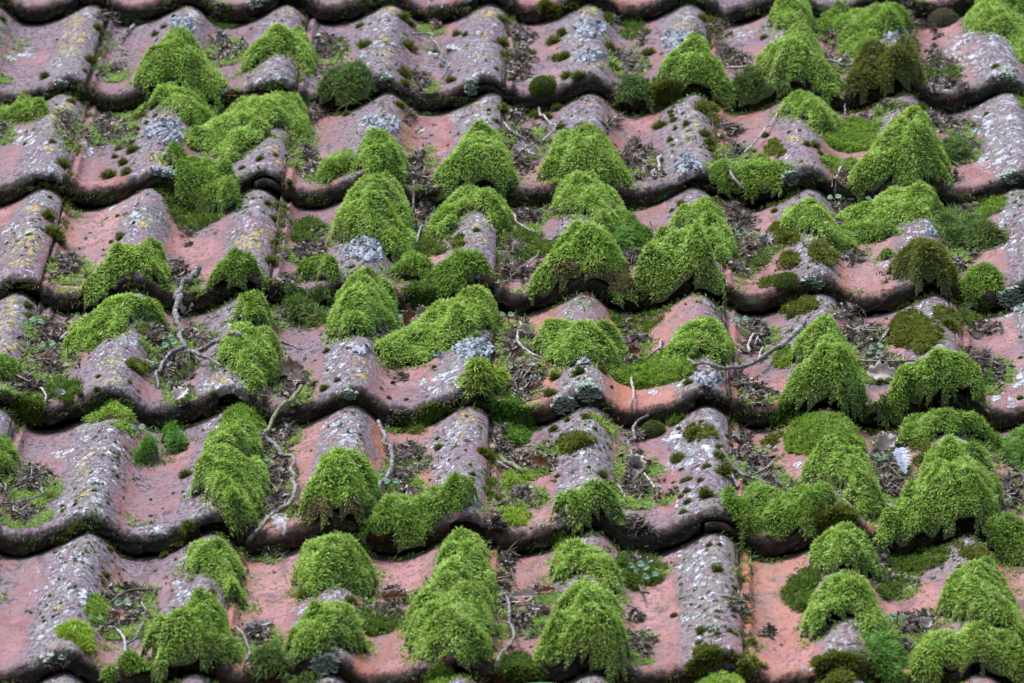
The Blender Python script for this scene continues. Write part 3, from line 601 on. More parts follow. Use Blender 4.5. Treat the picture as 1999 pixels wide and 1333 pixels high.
(8,'c',15,'middle tier of the right moss column',[(1210,930),(1260,850),(1340,800),(1400,760),(1480,770),(1540,810),(1580,880),(1600,960),(1500,960),(1380,930),(1270,960)]),
(8,'c',26,'largest tier of the right moss column',[(1100,1200),(1130,1120),(1180,1060),(1200,1000),(1210,930),(1300,890),(1420,880),(1540,910),(1600,960),(1620,1040),(1640,1130),(1640,1220),(1620,1320),(1550,1320),(1500,1270),(1400,1210),(1300,1170),(1230,1220),(1150,1230)]),
(8,'d',9,'dark moss in a pan near the bottom twig',[(940,1200),(1040,1170),(1130,1240),(1150,1290),(980,1300),(920,1250)]),
(8,'c',19,'shaggy moss mound over a dark lip',[(1210,380),(1270,300),(1340,260),(1430,225),(1510,250),(1570,310),(1610,370),(1620,420),(1580,450),(1500,460),(1430,480),(1340,470),(1260,440),(1180,420),(1170,390)]),
(8,'d',8,'moss threads hanging from a dark lip',[(1250,500),(1340,490),(1330,560),(1240,610)]),
(8,'d',10,'dark moss heap with mint seedlings',[(1580,640),(1660,600),(1740,630),(1850,700),(1840,760),(1780,790),(1650,810),(1600,760)]),
(8,'y',8,'light moss scrap on a pan lip',[(930,380),(1000,360),(1080,400),(1070,460),(970,460)]),
(8,'y',10,'light moss scrap beside a thick twig',[(960,190),(1040,160),(1100,200),(1060,260),(980,260)]),
(8,'m',8,'moss scrap between litter and a mound',[(340,190),(400,190),(480,240),(420,290),(340,270)]),
(8,'m',7,'moss scrap beside a hollow stem',[(370,100),(450,90),(480,130),(400,160)]),
(8,'r',5,'narrow green moss film on a flank',[(840,150),(870,130),(900,190),(880,240),(840,230)]),
(8,'d',9,'moss heap left of the tall column foot',[(150,930),(260,930),(380,950),(370,1010),(300,1050),(180,1070)]),
(8,'m',10,'moss clump above the lowest crest',[(540,1280),(600,1240),(650,1280),(620,1380),(530,1380)]),
(6,'m',10,'pale dry moss over a ridge head',[(700,1150),(760,1110),(870,1090),(960,1090),(1030,1130),(1040,1190),(1100,1240),(1100,1290),(1000,1240),(900,1230),(820,1290),(720,1290),(690,1220)]),
(9,'c',21,'moss mound above a bare red crest spot',[(720,200),(760,130),(830,50),(900,0),(1040,0),(1110,60),(1160,150),(1190,240),(1220,320),(1240,380),(1200,410),(1130,430),(1080,380),(1060,320),(1000,260),(940,230),(860,230),(780,250)]),
(9,'m',12,'moss tongue spilling over a dark lip',[(310,270),(350,260),(400,320),(480,390),(560,430),(510,500),(430,500),(370,430),(330,350)]),
(9,'m',17,'moss mat sweeping from a pan onto a ridge',[(420,250),(540,230),(560,300),(640,350),(720,330),(820,300),(900,240),(960,240),(970,280),(900,340),(870,420),(820,460),(740,460),(650,500),(590,530),(560,470),(590,410),(500,370),(430,320)]),
(9,'o',12,'olive moss clump below a bare red spot',[(870,380),(950,350),(1050,390),(1060,440),(980,470),(900,470),(850,440)]),
(9,'c',17,'upper tier of the great right moss mound',[(1400,190),(1420,110),(1480,50),(1560,10),(1640,-15),(1720,10),(1780,60),(1830,130),(1850,200),(1700,170),(1560,150),(1450,180)]),
(9,'c',28,'lower tier of the great right moss mound',[(1370,280),(1400,180),(1500,130),(1620,110),(1750,130),(1850,190),(1870,260),(1860,340),(1830,400),(1740,430),(1640,400),(1560,420),(1480,470),(1400,530),(1320,580),(1240,560),(1170,530),(1180,450),(1270,400),(1360,340)]),
(9,'m',17,'moss shag falling to the right of a mound',[(1830,380),(1870,330),(1920,420),(2060,500),(2060,640),(1960,660),(1880,600),(1800,540),(1760,450)]),
(9,'d',8,'dark moss strip in a shaded pan',[(1170,620),(1250,600),(1350,640),(1450,610),(1570,600),(1580,640),(1500,690),(1420,730),(1300,720),(1200,680)]),
(9,'c',18,'moss cap heading the lower right ridge',[(820,600),(850,530),(920,480),(1000,480),(1080,520),(1140,570),(1160,640),(1190,710),(1190,770),(1130,740),(1090,680),(1000,690),(920,720),(840,700),(800,650)]),
(9,'c',20,'moss ridge curling round bare smooth clay',[(770,1040),(790,960),(800,890),(840,810),(900,750),(980,720),(1080,730),(1140,790),(1190,860),(1210,950),(1250,1020),(1270,1080),(1170,1090),(1150,1080),(1120,1030),(1060,970),(980,980),(920,1010),(870,1050),(810,1090)]),
(9,'g',12,'bright moss run filling the lower right pan',[(1120,1060),(1180,1040),(1260,1050),(1320,1110),(1340,1200),(1310,1380),(1230,1380),(1180,1260),(1110,1160)]),
(9,'d',10,'dark olive moss left of a ridge cap',[(680,830),(740,740),(830,700),(850,760),(800,850),(790,930),(730,930),(710,880)]),
(9,'d',9,'dark moss heap right of a ridge cap',[(1200,740),(1290,740),(1390,790),(1320,830),(1220,880),(1190,820)]),
(9,'c',19,'upper moss tier at the right frame edge',[(1470,900),(1530,850),(1590,770),(1640,690),(1720,670),(1800,680),(1870,750),(1940,830),(1970,900),(1960,960),(2030,1050),(2030,1150),(1940,1070),(1850,1010),(1750,1000),(1680,990),(1640,960),(1560,950),(1480,930)]),
(9,'c',18,'moss mat in the bottom right corner',[(1360,1180),(1450,1080),(1530,1040),(1640,1010),(1780,1000),(1880,1050),(1960,1120),(2050,1190),(2050,1380),(1900,1290),(1890,1200),(1830,1130),(1770,1150),(1790,1200),(1740,1280),(1600,1300),(1480,1380),(1380,1380),(1340,1260)]),
(9,'o',8,'olive moss strip along a ridge head',[(1600,560),(1700,570),(1770,600),(1830,680),(1790,690),(1720,650),(1650,610)]),
(9,'o',10,'olive moss clump on a bottom lip',[(150,1260),(140,1220),(200,1150),(280,1160),(340,1210),(330,1270),(220,1290)]),
(9,'o',9,'olive moss tuft heap right of a bottom lip',[(360,1200),(440,1170),(480,1210),(470,1270),(400,1280),(360,1250)]),
(9,'o',14,'olive moss clump under bare smooth clay',[(840,1220),(960,1190),(1060,1200),(1080,1260),(980,1380),(870,1380),(880,1260)]),
(9,'c',9,'moss topped crest on the bottom frame edge',[(170,1380),(200,1300),(270,1285),(350,1290),(420,1320),(440,1380)]),
(6,'m',13,'moss saddle right of a white feather',[(1290,1170),(1360,1090),(1450,1050),(1560,1050),(1680,1080),(1760,1130),(1800,1170),(1880,1180),(1870,1240),(1800,1250),(1700,1200),(1560,1170),(1500,1200),(1400,1250),(1310,1240)]),
(6,'g',13,'vivid moss at the right frame edge',[(1860,1270),(1880,1210),(1940,1160),(2060,1110),(2060,1380),(1960,1360),(1890,1320)]),
(6,'o',10,'olive moss knobs beside a white feather',[(1360,1250),(1420,1220),(1490,1230),(1480,1290),(1430,1360),(1390,1340)]),
(6,'c',19,'upper tier of the tall right ridge mound',[(700,700),(760,620),(830,565),(910,560),(970,600),(1020,650),(1050,740),(1070,800),(980,800),(860,790),(760,800),(700,760)]),
(6,'c',24,'lower tier of the tall right ridge mound',[(600,970),(600,920),(660,890),(720,830),(780,790),(880,770),(1000,790),(1070,820),(1090,880),(1120,920),(1110,980),(1080,1020),(1090,1070),(1040,1100),(980,1060),(900,1000),(820,960),(740,960),(680,1010)]),
(6,'m',9,'dark sided moss left of a tall mound',[(600,780),(660,700),(720,740),(720,790),(640,810)]),
(6,'c',24,'curly moss mound right of a big dead leaf',[(1200,1000),(1240,910),(1320,840),(1400,770),(1480,735),(1580,730),(1670,780),(1730,840),(1750,900),(1750,960),(1790,1020),(1830,1070),(1760,1050),(1700,990),(1640,930),(1540,920),(1450,960),(1350,1020),(1270,1060),(1210,1060)]),
(6,'d',13,'dark moss below a curly mound',[(1110,1060),(1200,1050),(1300,1050),(1400,1000),(1440,1050),(1330,1090),(1240,1130),(1140,1120)]),
(6,'g',9,'small green moss bump right of a curly mound',[(1750,840),(1820,830),(1850,880),(1800,930),(1750,910)]),
(6,'o',12,'olive branching moss on a purple crest',[(1250,600),(1290,540),(1380,510),(1450,560),(1520,600),(1540,650),(1460,700),(1440,740),(1370,740),(1350,690),(1280,690)]),
(6,'o',11,'olive moss spray right of a crest',[(1480,500),(1540,480),(1620,540),(1600,600),(1520,560)]),
(6,'o',20,'large olive brown moss heap on a crest',[(1240,240),(1300,200),(1380,120),(1440,90),(1520,130),(1560,180),(1620,290),(1650,350),(1600,370),(1500,330),(1420,330),(1330,290),(1290,310)]),
(6,'m',13,'moss mat beside an olive brown heap',[(1630,350),(1700,280),(1790,245),(1880,290),(1890,340),(1780,400),(1720,430),(1660,430)]),
(6,'d',10,'dark moss falling over a lip on the right',[(1640,460),(1720,440),(1780,480),(1720,590),(1660,570)]),
(6,'m',12,'leafy moss bank in an upper right pan',[(840,10),(940,0),(1030,30),(1100,20),(1290,0),(1300,50),(1180,100),(1080,110),(1080,160),(1020,190),(960,160),(910,100)]),
(6,'o',13,'olive moss heads joined on a crest shoulder',[(580,60),(640,30),(740,50),(720,120),(640,130)]),
(6,'o',12,'olive moss heads near a white lichen',[(600,200),(690,180),(740,220),(720,260),(640,260)]),
(6,'o',12,'olive moss clump on a right shoulder',[(810,150),(860,120),(940,190),(920,250),(850,230)]),
(6,'m',12,'round moss hummock left of a crusty crest',[(1170,170),(1230,130),(1290,160),(1240,205),(1180,195)]),
(6,'d',8,'moss weave under a short thick twig',[(440,170),(520,140),(590,180),(560,250),(500,280),(450,220)]),
(6,'r',10,'dark fine moss bank on a shadowed lip',[(590,430),(640,370),(720,360),(770,400),(720,430),(650,440)]),
(6,'o',11,'branching olive moss above a shaded rim',[(660,470),(740,420),(820,430),(830,490),(760,520),(690,500)]),
(6,'o',8,'olive moss strip on a lip shoulder',[(520,340),(600,300),(680,300),(650,350),(560,370)]),
(6,'d',10,'dark moss lump in lip shade',[(590,1080),(660,1030),(760,1060),(740,1130),(640,1120)]),
(6,'o',10,'low olive moss clump on bare orange clay',[(540,1220),(600,1180),(660,1180),(640,1220),(580,1250)]),
(6,'o',12,'olive moss heap left of a dry mound',[(700,1180),(760,1150),(820,1200),(870,1240),(800,1270),(720,1250)]),
(6,'o',12,'olive moss hummock on a white flecked crest',[(120,1170),(190,1140),(270,1170),(250,1210),(160,1220)]),
]

# ================================================================== moss
KIND = {
 'k': dict(L=6.0, W=1.1, D=420000, col=((.018, .022, .005), (.070, .092, .012), (.240, .290, .050)), up=1.5, swirl=.8),  # length mm, width mm, density per m2, (dark, mid, light), droop, upright
 'c': dict(L=5.2, W=1.0, D=760000, col=((.038, .092, .006), (.220, .390, .028), (.580, .770, .230)), up=.85, swirl=.7),
 'm': dict(L=5.8, W=.85, D=800000, col=((.026, .070, .004), (.145, .290, .020), (.430, .630, .130)), up=.85, swirl=.75),
 'g': dict(L=8.0, W=1.0, D=500000, col=((.018, .060, .004), (.065, .190, .012), (.200, .420, .055)), up=.5, swirl=.7),
 'v': dict(L=6.0, W=.75, D=800000, col=((.014, .060, .003), (.045, .190, .006), (.120, .340, .018)), up=.75, swirl=.5),
 'd': dict(L=8.5, W=.95, D=420000, col=((.010, .026, .003), (.042, .105, .008), (.160, .300, .040)), up=.55, swirl=.9),
 'y': dict(L=8.0, W=1.1, D=420000, col=((.060, .110, .006), (.230, .370, .022), (.500, .680, .120)), up=.6, swirl=.8),
 'o': dict(L=6.0, W=1.2, D=420000, col=((.020, .028, .004), (.095, .130, .014), (.290, .340, .055)), up=1.5, swirl=.8),
 'r': dict(L=3.2, W=.65, D=1100000, col=((.020, .042, .006), (.060, .120, .014), (.130, .215, .030)), up=1.3, swirl=.6),
 'b': dict(L=5.8, W=1.0, D=760000, col=((.038, .092, .006), (.220, .390, .028), (.580, .770, .230)), up=.85, swirl=.7),
 'h': dict(L=5.0, W=.5, D=900000, col=((.050, .042, .034), (.135, .115, .095), (.26, .24, .20)), up=.9, swirl=.9),
}
def moss_mat(kind):
    k = NT('moss_' + kind); a, b, c = KIND[kind]['col']
    rnd, tip, dead = k.attr('rnd'), k.attr('tip'), k.attr('dead')
    tc = k.n('ShaderNodeTexCoord').outputs['Object']
    n = k.noise(tc, 55, 2, .5); n2 = k.noise(tc, 22, 1, .5)
    x = k.math('ADD', k.math('MULTIPLY', k.math('POWER', tip, 1.3), .66), k.math('MULTIPLY', rnd, .42))
    x = k.math('ADD', x, k.math('MULTIPLY', k.math('SUBTRACT', n, .5), .55))
    cr = k.n('ShaderNodeValToRGB'); k.set(cr, 0, x); e = cr.color_ramp.elements
    e[0].position = .05; e[0].color = a + (1,); e[1].position = .95; e[1].color = c + (1,)
    m = cr.color_ramp.elements.new(.5); m.color = b + (1,)
    # some fronds are browner
    col = k.mix(cr.outputs[0], (.20, .19, .03), k.math('MULTIPLY', k.ramp(n2, .52, .72), .22 if kind not in 'gvr' else .08))
    if kind in 'ok':
        col = k.mix(col, (.11, .065, .02), k.math('MULTIPLY', k.ramp(rnd, .55, .9), .55))
    col = k.mix(col, k.mix((.14, .095, .05), (.44, .36, .17), k.math('MULTIPLY', rnd, tip)), dead)
    d = k.n('ShaderNodeBsdfPrincipled', {'Roughness': .62}); k.set(d, 'Base Color', col); d.inputs['Specular IOR Level'].default_value = .3
    t = k.n('ShaderNodeBsdfTranslucent'); k.set(t, 0, k.mix(col, (.30, .42, .05), .25))
    mx = k.n('ShaderNodeMixShader', {0: .33}); k.t.links.new(d.outputs[0], mx.inputs[1]); k.t.links.new(t.outputs[0], mx.inputs[2])
    k.t.links.new(mx.outputs[0], k.out.inputs[0]); return k.m
MM = {q: moss_mat(q) for q in KIND}
M_BODY = clay_plain('moss_mat_core', (.022, .034, .008), (.055, .070, .016))
M_BODYB = clay_plain('moss_dead_core', (.05, .035, .018), (.10, .075, .04))

def nrm(a): return a / np.maximum(np.linalg.norm(a, axis=-1, keepdims=True), 1e-9)

def fronds(P, N, D, L, W, up, R, droop=.35, segs=3):
    """curved tapered blades: roots P, surface normals N, lying directions D"""
    n = len(P)
    L = L[:, None]; up = np.broadcast_to(up, (n,))[:, None]
    d0 = nrm(D + N * up * 1.3); side = nrm(np.cross(d0, N + R.normal(0, .22, (n, 3))))
    bend = side * R.normal(0, .75, (n, 1))
    pts = []
    p = P.copy(); d = d0
    for i in range(segs + 1):
        pts.append(p)
        p = p + d * L / segs
        d = nrm(d + GRAV * droop + bend * .6 + (D * .25))
    wid = {3: (.55, 1.0, .8, .0), 2: (.7, 1.0, .0)}[segs]
    V = []; 
    for i in range(segs):
        w = (W * wid[i])[:, None] * .5
        V += [pts[i] - side * w, pts[i] + side * w]
    V.append(pts[segs])
    m = 2 * segs + 1
    V = np.stack(V, 1).reshape(-1, 3)
    b = (np.arange(n) * m)[:, None]
    Q = [np.concatenate([b + 2 * i, b + 2 * i + 1, b + 2 * i + 3, b + 2 * i + 2], 1) for i in range(segs - 1)]
    Tt = np.concatenate([b + 2 * segs - 2, b + 2 * segs - 1, b + 2 * segs], 1)
    tip = np.tile(np.array([i / segs for i in range(segs) for _ in (0, 1)] + [1.0]), n)
    return V, np.concatenate(Q), Tt, tip, m

def poly_sd(px, py, poly):
    """distance to outline and inside flag"""
    a = poly; b = np.roll(poly, -1, 0)
    d = np.full(px.shape, 1e9); ins = np.zeros(px.shape, bool)
    for (x1, y1), (x2, y2) in zip(a, b):
        ex, ey = x2 - x1, y2 - y1
        t = np.clip(((px - x1) * ex + (py - y1) * ey) / (ex * ex + ey * ey + 1e-12), 0, 1)
        d = np.minimum(d, np.hypot(px - x1 - t * ex, py - y1 - t * ey))
        c = ((y1 > py) != (y2 > py)) & (px < (x2 - x1) * (py - y1) / (y2 - y1 + 1e-15) + x1)
        ins ^= c
    return d, ins

def convex(p):
    p = sorted(map(tuple, p))
    def half(q):
        h = []
        for c in q:
            while len(h) > 1 and (h[-1][0] - h[-2][0]) * (c[1] - h[-2][1]) - (h[-1][1] - h[-2][1]) * (c[0] - h[-2][0]) <= 0: h.pop()
            h.append(c)
        return h[:-1]
    return np.array(half(p) + half(p[::-1]))

def moss(zk, kind, T, words, pts, idx):
    R = np.random.default_rng(1000 + idx)
    T = T / 1000. * 1.12
    poly = Z(zk, pts) if zk else np.array(pts, float)
    # densify, find which part of the outline faces up in the picture
    area = .5 * np.sum(poly[:, 0] * np.roll(poly[:, 1], -1) - np.roll(poly[:, 0], -1) * poly[:, 1])
    if area < 0: poly = poly[::-1]
    nx = np.roll(poly, -1, 0)
    dens = []
    for a, b in zip(poly, nx):
        for q in range(2): dens.append(a + (b - a) * q / 2)
    poly = np.array(dens)
    tan = np.roll(poly, -2, 0) - np.roll(poly, 2, 0); nrmo = np.stack([tan[:, 1], -tan[:, 0]], 1); nrmo /= np.maximum(np.linalg.norm(nrmo, axis=1, keepdims=True), 1e-6)
    poly = poly + nrmo * (5.0 if T > .012 else 3.5)
    tan = np.roll(poly, -2, 0) - np.roll(poly, 2, 0)
    ny = -tan[:, 0] / np.maximum(np.linalg.norm(tan, axis=1), 1e-6)     # > 0: lower side of outline
    off = T * (.42 - .40 * ny)
    hang = T * .25
    F = px2roof(poly[:, 0], poly[:, 1], off)
    face = F[:, 2] < roof_h(F[:, 0], F[:, 1] + .005) - .004          # outline points on a lip face: the cushion overhangs there
    F[face, 1] -= .009
    fp = F[:, :2]
    u0, v0 = fp.min(0) - .004; u1, v1 = fp.max(0) + .004
    gu = .0030; gv = .0040
    nu = max(8, int((u1 - u0) / gu)); nv = max(8, int((v1 - v0) / gv))
    U, Vv = np.meshgrid(np.linspace(u0, u1, nu), np.linspace(v0, v1, nv), indexing='ij')
    wob = .004
    uw = U + wob * (vnoise(U * 90 + idx, Vv * 70, 3) - .5) * 2; vw = Vv + wob * 2 * (vnoise(U * 80, Vv * 60 + idx, 4) - .5) * 2
    ar = .62                                            # distances along the slope count less
    fpa = fp * [1, ar]
    d, ins = poly_sd(uw, vw * ar, fpa)
    d = np.where(ins, d, -d)
    if T > .0185 and 'bare' not in words:              # plump undersides: fill the notch below an arched cushion
        hull = convex(fpa); dh, ih = poly_sd(uw, vw * ar, hull); dh = np.where(ih, dh, -dh)
        d = np.maximum(d, dh * .95 - .002)
    rad = min(1.5 * T, d.max() * .7)
    q = np.clip(d / rad, 0, 1)
    th = T * np.clip(1 - (1 - q) ** 2, 0, 1) ** .62
    lump = 1 + .36 * (vnoise(U * 75 + idx * 3.1, Vv * 42, 9) - .5) * 2 + .26 * (vnoise(U * 190, Vv * 130 + idx, 10) - .5) * 2
    th = th * lump
    Hs = roof_hs(U, Vv)
    Hb = np.maximum(Hs, roof_hs(U, Vv + .009, .006) - .005) if T > .012 else Hs
    top = Hb + np.where(d > 0, th, -.003)
    if T > .012:
        fl = np.max([roof_h(U, Vv + q) for q in (0, .006, .012, .018)], 0) - .0105
        top = np.where(d > -.001, np.maximum(top, fl), top)
    for _ in range(2):
        q2 = np.pad(top, 1, mode='edge'); top = (q2[1:-1, 1:-1] * 4 + q2[:-2, 1:-1] + q2[2:, 1:-1] + q2[1:-1, :-2] + q2[1:-1, 2:]) / 8
    base = np.array([np.mean(fp[:, 0]), np.mean(fp[:, 1]), 0.0])
    base[2] = float(roof_h(base[0], base[1]))
    G = np.stack([U, Vv, top - .0030], -1)
    # body
    keep = (d > -.001)
    cell = keep[:-1, :-1] & keep[1:, :-1] & keep[:-1, 1:] & keep[1:, 1:]
    c4 = np.stack([top[:-1, :-1], top[1:, :-1], top[:-1, 1:], top[1:, 1:]]); cell &= (c4.max(0) - c4.min(0)) < .0300
    ids = np.arange(nu * nv).reshape(nu, nv)
    Fb = np.stack([ids[:-1, :-1][cell], ids[1:, :-1][cell], ids[1:, 1:][cell], ids[:-1, 1:][cell]], 1)
    if len(Fb) == 0: return None
    used, inv = np.unique(Fb, return_inverse=True); Fb = inv.reshape(-1, 4)
    VB = G.reshape(-1, 3)[used]
    # surface frame
    dU = (U[1, 0] - U[0, 0]); dV = (Vv[0, 1] - Vv[0, 0])
    gx, gy = np.gradient(top, dU, dV)
    tx, ty = np.gradient(th, dU, dV)
    K = KIND[kind]
    ic, jc = np.nonzero(cell)
    w = np.sqrt(1 + np.clip(gx[ic, jc], -7, 7) ** 2 + np.clip(gy[ic, jc], -7, 7) ** 2)
    cellA = dU * dV * w
    n = int(min(cellA.sum() * K['D'], 40000))
    sel = R.choice(len(ic), n, p=cellA / cellA.sum())
    fi = ic[sel] + R.random(n); fj = jc[sel] + R.random(n)
    i0 = np.minimum(fi.astype(int), nu - 2); j0 = np.minimum(fj.astype(int), nv - 2); a = (fi - i0); b = (fj - j0)
    def bl(A): return A[i0, j0] * (1 - a) * (1 - b) + A[i0 + 1, j0] * a * (1 - b) + A[i0, j0 + 1] * (1 - a) * b + A[i0 + 1, j0 + 1] * a * b
    P = np.stack([bl(U), bl(Vv), bl(top)], -1)
    N = nrm(np.stack([-np.clip(bl(gx), -3, 3), -np.clip(bl(gy), -3, 3), np.ones(n)], -1))
    out = -np.stack([bl(tx), bl(ty), np.zeros(n)], -1)
    out = out / np.maximum(np.linalg.norm(out, axis=1, keepdims=True), .35)
    sw = vnoise(P[:, 0] * 60 + idx, P[:, 1] * 45, 12) * 6.283 * 1.6
    swd = np.stack([np.cos(sw), np.sin(sw), np.zeros(n)], -1)
    D = out * .70 + np.array([0, -.14, 0]) + swd * K['swirl'] + R.normal(0, 1.0, (n, 3))
    D = D - N * np.sum(D * N, 1, keepdims=True); D = nrm(D)
    dd = bl(d)
    frontness = np.clip(-N[:, 1], 0, 1)
    # thin wisps creeping out over the clay round the cushion
    ri, rj = np.nonzero((d > -.0085) & (d < .001) & (vnoise(U * 130 + idx, Vv * 90, 61) > .42))
    if len(ri):
        nw = min(int(len(ri) * dU * dV * 330000), 2200); se = R.integers(0, len(ri), nw)
        pu = U[ri[se], 0] + R.normal(0, .0015, nw); pv = Vv[0, rj[se]] + R.normal(0, .002, nw); kp = R.random(nw) < np.clip(1 + d[ri[se], rj[se]] / .0085, .08, 1)
        pu, pv = pu[kp], pv[kp]; nw = len(pu)
        P = np.vstack([P, np.stack([pu, pv, roof_h(pu, pv) + .0018], 1)]); N = np.vstack([N, np.tile(nrm(np.array([0, -.25, 1.])), (nw, 1))])
        Dw = R.normal(0, 1, (nw, 3)) * [1, 1, 0] + [0, -.3, 0]; D = np.vstack([D, nrm(Dw)]); dd = np.concatenate([dd, np.full(nw, .004)]); frontness = np.concatenate([frontness, np.zeros(nw)]); n += nw
    Lg = K['L'] / 1000 * R.uniform(.55, 1.25, n) * np.clip(.55 + dd / .012, .45, 1)
    if kind in 'dmcb': Lg *= 1 + .12 * (frontness > .8) * R.random(n)
    W = K['W'] / 1000 * R.uniform(.7, 1.3, n)
    up = K['up'] * R.uniform(.3, 2.0, n)
    Vf, Q, Tt, tip, m = fronds(P - N * .002, N, D, Lg, W, up, R, droop=.11 if kind not in 'orhv' else .05)
    rnd = np.repeat(R.random(n), m)
    dead = np.zeros(n)
    if kind == 'b':
        # the weathered front of this mound
        x, y = roof2px(P); yl = np.interp(x, [poly[:, 0].min(), poly[:, 0].max()], [0, 0])
        ymax = poly[:, 1].max(); ymin = poly[:, 1].min(); hgt = ymax - ymin
        f = (y - ymin) / hgt + .25 * (vnoise(P[:, 0] * 60, P[:, 1] * 40, 21) - .5)
        cxp = (x - poly[:, 0].min()) / (poly[:, 0].max() - poly[:, 0].min())
        lo, hi = (.40, .72) if idx < 60 else (.62, .92)
        dead = ((f > lo) & (f < hi) & (cxp > .30 if idx < 60 else cxp > .12)).astype(float)
        dead *= R.random(n) < .88
    else:
        dead = (R.random(n) < (.035 if kind != 'r' else .01)).astype(float)
    dead = np.repeat(dead, m)
    nb = len(VB)
    V = np.concatenate([VB, Vf]) - base
    me = np_mesh('moss_cushion', V, [Fb, Q + nb, Tt + nb], [M_BODYB if kind in 'h' else M_BODY, MM[kind]],
                 dict(rnd=np.concatenate([np.zeros(nb), rnd]), tip=np.concatenate([np.zeros(nb), tip]), dead=np.concatenate([np.zeros(nb), dead])),
                 smooth=False, mi=np.concatenate([np.zeros(len(Fb), int), np.ones(len(Q) + len(Tt), int)]))
    o = link('moss_cushion', me, base)
    tag(o, words, 'moss', 'moss cushions growing on the tiles')
    return n

def domes(kind, C, Nn, rad, flat, R, dens=1.0):
    """little heads of moss: fronds radiating from low domes at C"""
    K = KIND[kind]; P_, N_, D_, L_, W_, c_ = [], [], [], [], [], []
    for c, n0, r in zip(C, Nn, rad):
        n = int(max(14, 6.28 * r * r * K['D'] * 1.5 * dens))
        th = np.arccos(1 - R.random(n) * .95); ph = R.random(n) * 6.283
        q = np.stack([np.sin(th) * np.cos(ph), np.sin(th) * np.sin(ph), np.cos(th)], 1)
        a = nrm(np.cross(n0, [1.0, .01, .02])); b = np.cross(n0, a)
        w = q[:, :1] * a + q[:, 1:2] * b + q[:, 2:] * n0
        P_.append(c + (q[:, :1] * a + q[:, 1:2] * b) * r * .8 + n0 * q[:, 2:] * r * flat - n0 * .0012); N_.append(w)
    P = np.concatenate(P_); N = np.concatenate(N_); n = len(P)
    D = nrm(N * [1, 1, .3] + R.normal(0, .6, (n, 3)) + [0, -.35, 0])
    s = K['L'] / 1000 * R.uniform(.45, 1.0, n) * (.8 if kind != 'r' else 1)
    return fronds(P, N, D, s, K['W'] / 1000 * R.uniform(.7, 1.3, n), K['up'] * R.uniform(.6, 1.6, n), R, droop=.11 if kind in 'cmdgyb' else .03)

def moss_thin(zk, kind, T, words, pts, idx):
    R = np.random.default_rng(3000 + idx); T = T / 1000.
    poly = Z(zk, pts) if zk else np.array(pts, float)
    lo = poly.min(0) - 4; hi = poly.max(0) + 4
    sp = (6.5 if kind in 'o' else 5.0)
    m = int((hi[0] - lo[0]) * (hi[1] - lo[1]) / sp ** 2 * 1.8) + 6
    X = R.uniform(lo[0], hi[0], m); Y = R.uniform(lo[1], hi[1], m)
    if kind in 'rh': X = np.array([poly[:, 0].mean()]); Y = np.array([poly[:, 1].mean()])
    d, ins = poly_sd(X, Y, poly); sd = np.where(ins, d, -d)
    k = sd + 5 * (vnoise(X * .09 + idx, Y * .12, 14) - .5) > -1.5
    if kind not in 'rh': k &= (vnoise(X * .14, Y * .16 + idx, 15) > (.40 if kind in 'od' else .22))
    X, Y, sd = X[k], Y[k], sd[k]
    if len(X) == 0: return None
    if kind in 'rh':
        w = (poly[:, 0].max() - poly[:, 0].min()) / px_per_m(Y[0]) * .5; hgt = (poly[:, 1].max() - poly[:, 1].min()) / px_per_m(Y[0])
        C = px2roof(X, [poly[:, 1].max() - 4], 0); C[:, 1] += w * .7; rad = np.array([w]); flat = min(1.0, hgt / w * .62)
        C[:, 2] = roof_h(C[:, 0], C[:, 1])
        V, Q, Tt, tip, mm = domes(kind, C, np.array([[0, -.25, .97]]), rad, flat, R, .9)
        a = np.linspace(0, 6.283, 25)[:-1]; rings = [C[0] + np.stack([np.cos(a) * w * .82 * math.cos(q), np.sin(a) * w * .82 * math.cos(q), np.full(24, w * flat * .95 * math.sin(q) - .002)], 1) for q in np.linspace(0, 1.5, 7)]
        B = np.concatenate(rings); FB = np.array([(q * 24 + i, q * 24 + (i + 1) % 24, (q + 1) * 24 + (i + 1) % 24, (q + 1) * 24 + i) for q in range(6) for i in range(24)])
    else:
        C = px2roof(X, Y, T * .45 * np.clip(sd / 12, 0, 1) * R.random(len(X)))
        above = C[:, 2] - roof_h(C[:, 0], C[:, 1] + .003)
        face = C[:, 2] < roof_h(C[:, 0], C[:, 1] + .004) - .004          # on the vertical lip
        Nn = np.where(face[:, None], nrm(np.array([[0, -1.0, .35]])), nrm(np.array([[0, -.25, 1.0]])))
        rad = np.clip(T * R.uniform(.22, .5, len(X)), .0016, .0050 if kind != 'o' else .0058)
        V, Q, Tt, tip, mm = domes(kind, C, Nn, rad, .8, R, .55 if kind != 'o' else .8)
        B = np.zeros((0, 3)); FB = np.zeros((0, 4), int)
    base = C.mean(0); nb = len(B); n = len(V) // mm
    rnd = np.concatenate([np.zeros(nb), np.repeat(R.random(n), mm)]); dead = np.concatenate([np.zeros(nb), np.repeat((R.random(n) < .05).astype(float), mm)])
    me = np_mesh('moss_cushion', np.concatenate([B, V]) - base, [FB, Q + nb, Tt + nb], [M_BODY, MM[kind]], dict(rnd=rnd, tip=np.concatenate([np.zeros(nb), tip]), dead=dead),
                 mi=np.concatenate([np.zeros(len(FB), int), np.ones(len(Q) + len(Tt), int)]))
    o = link('moss_cushion', me, base); tag(o, words, 'moss', 'moss cushions growing on the tiles')
    return n

_tot = 0
for i, (zk, kind, T, words, pts) in enumerate(MOSS):
    f = moss_thin if (T <= 11 or kind in 'rh' or (kind == 'o' and T < 16)) else moss
    n = f(zk, kind, T, words, pts, i)
    _tot += n or 0
print('moss cushions', len(MOSS), 'fronds', _tot)

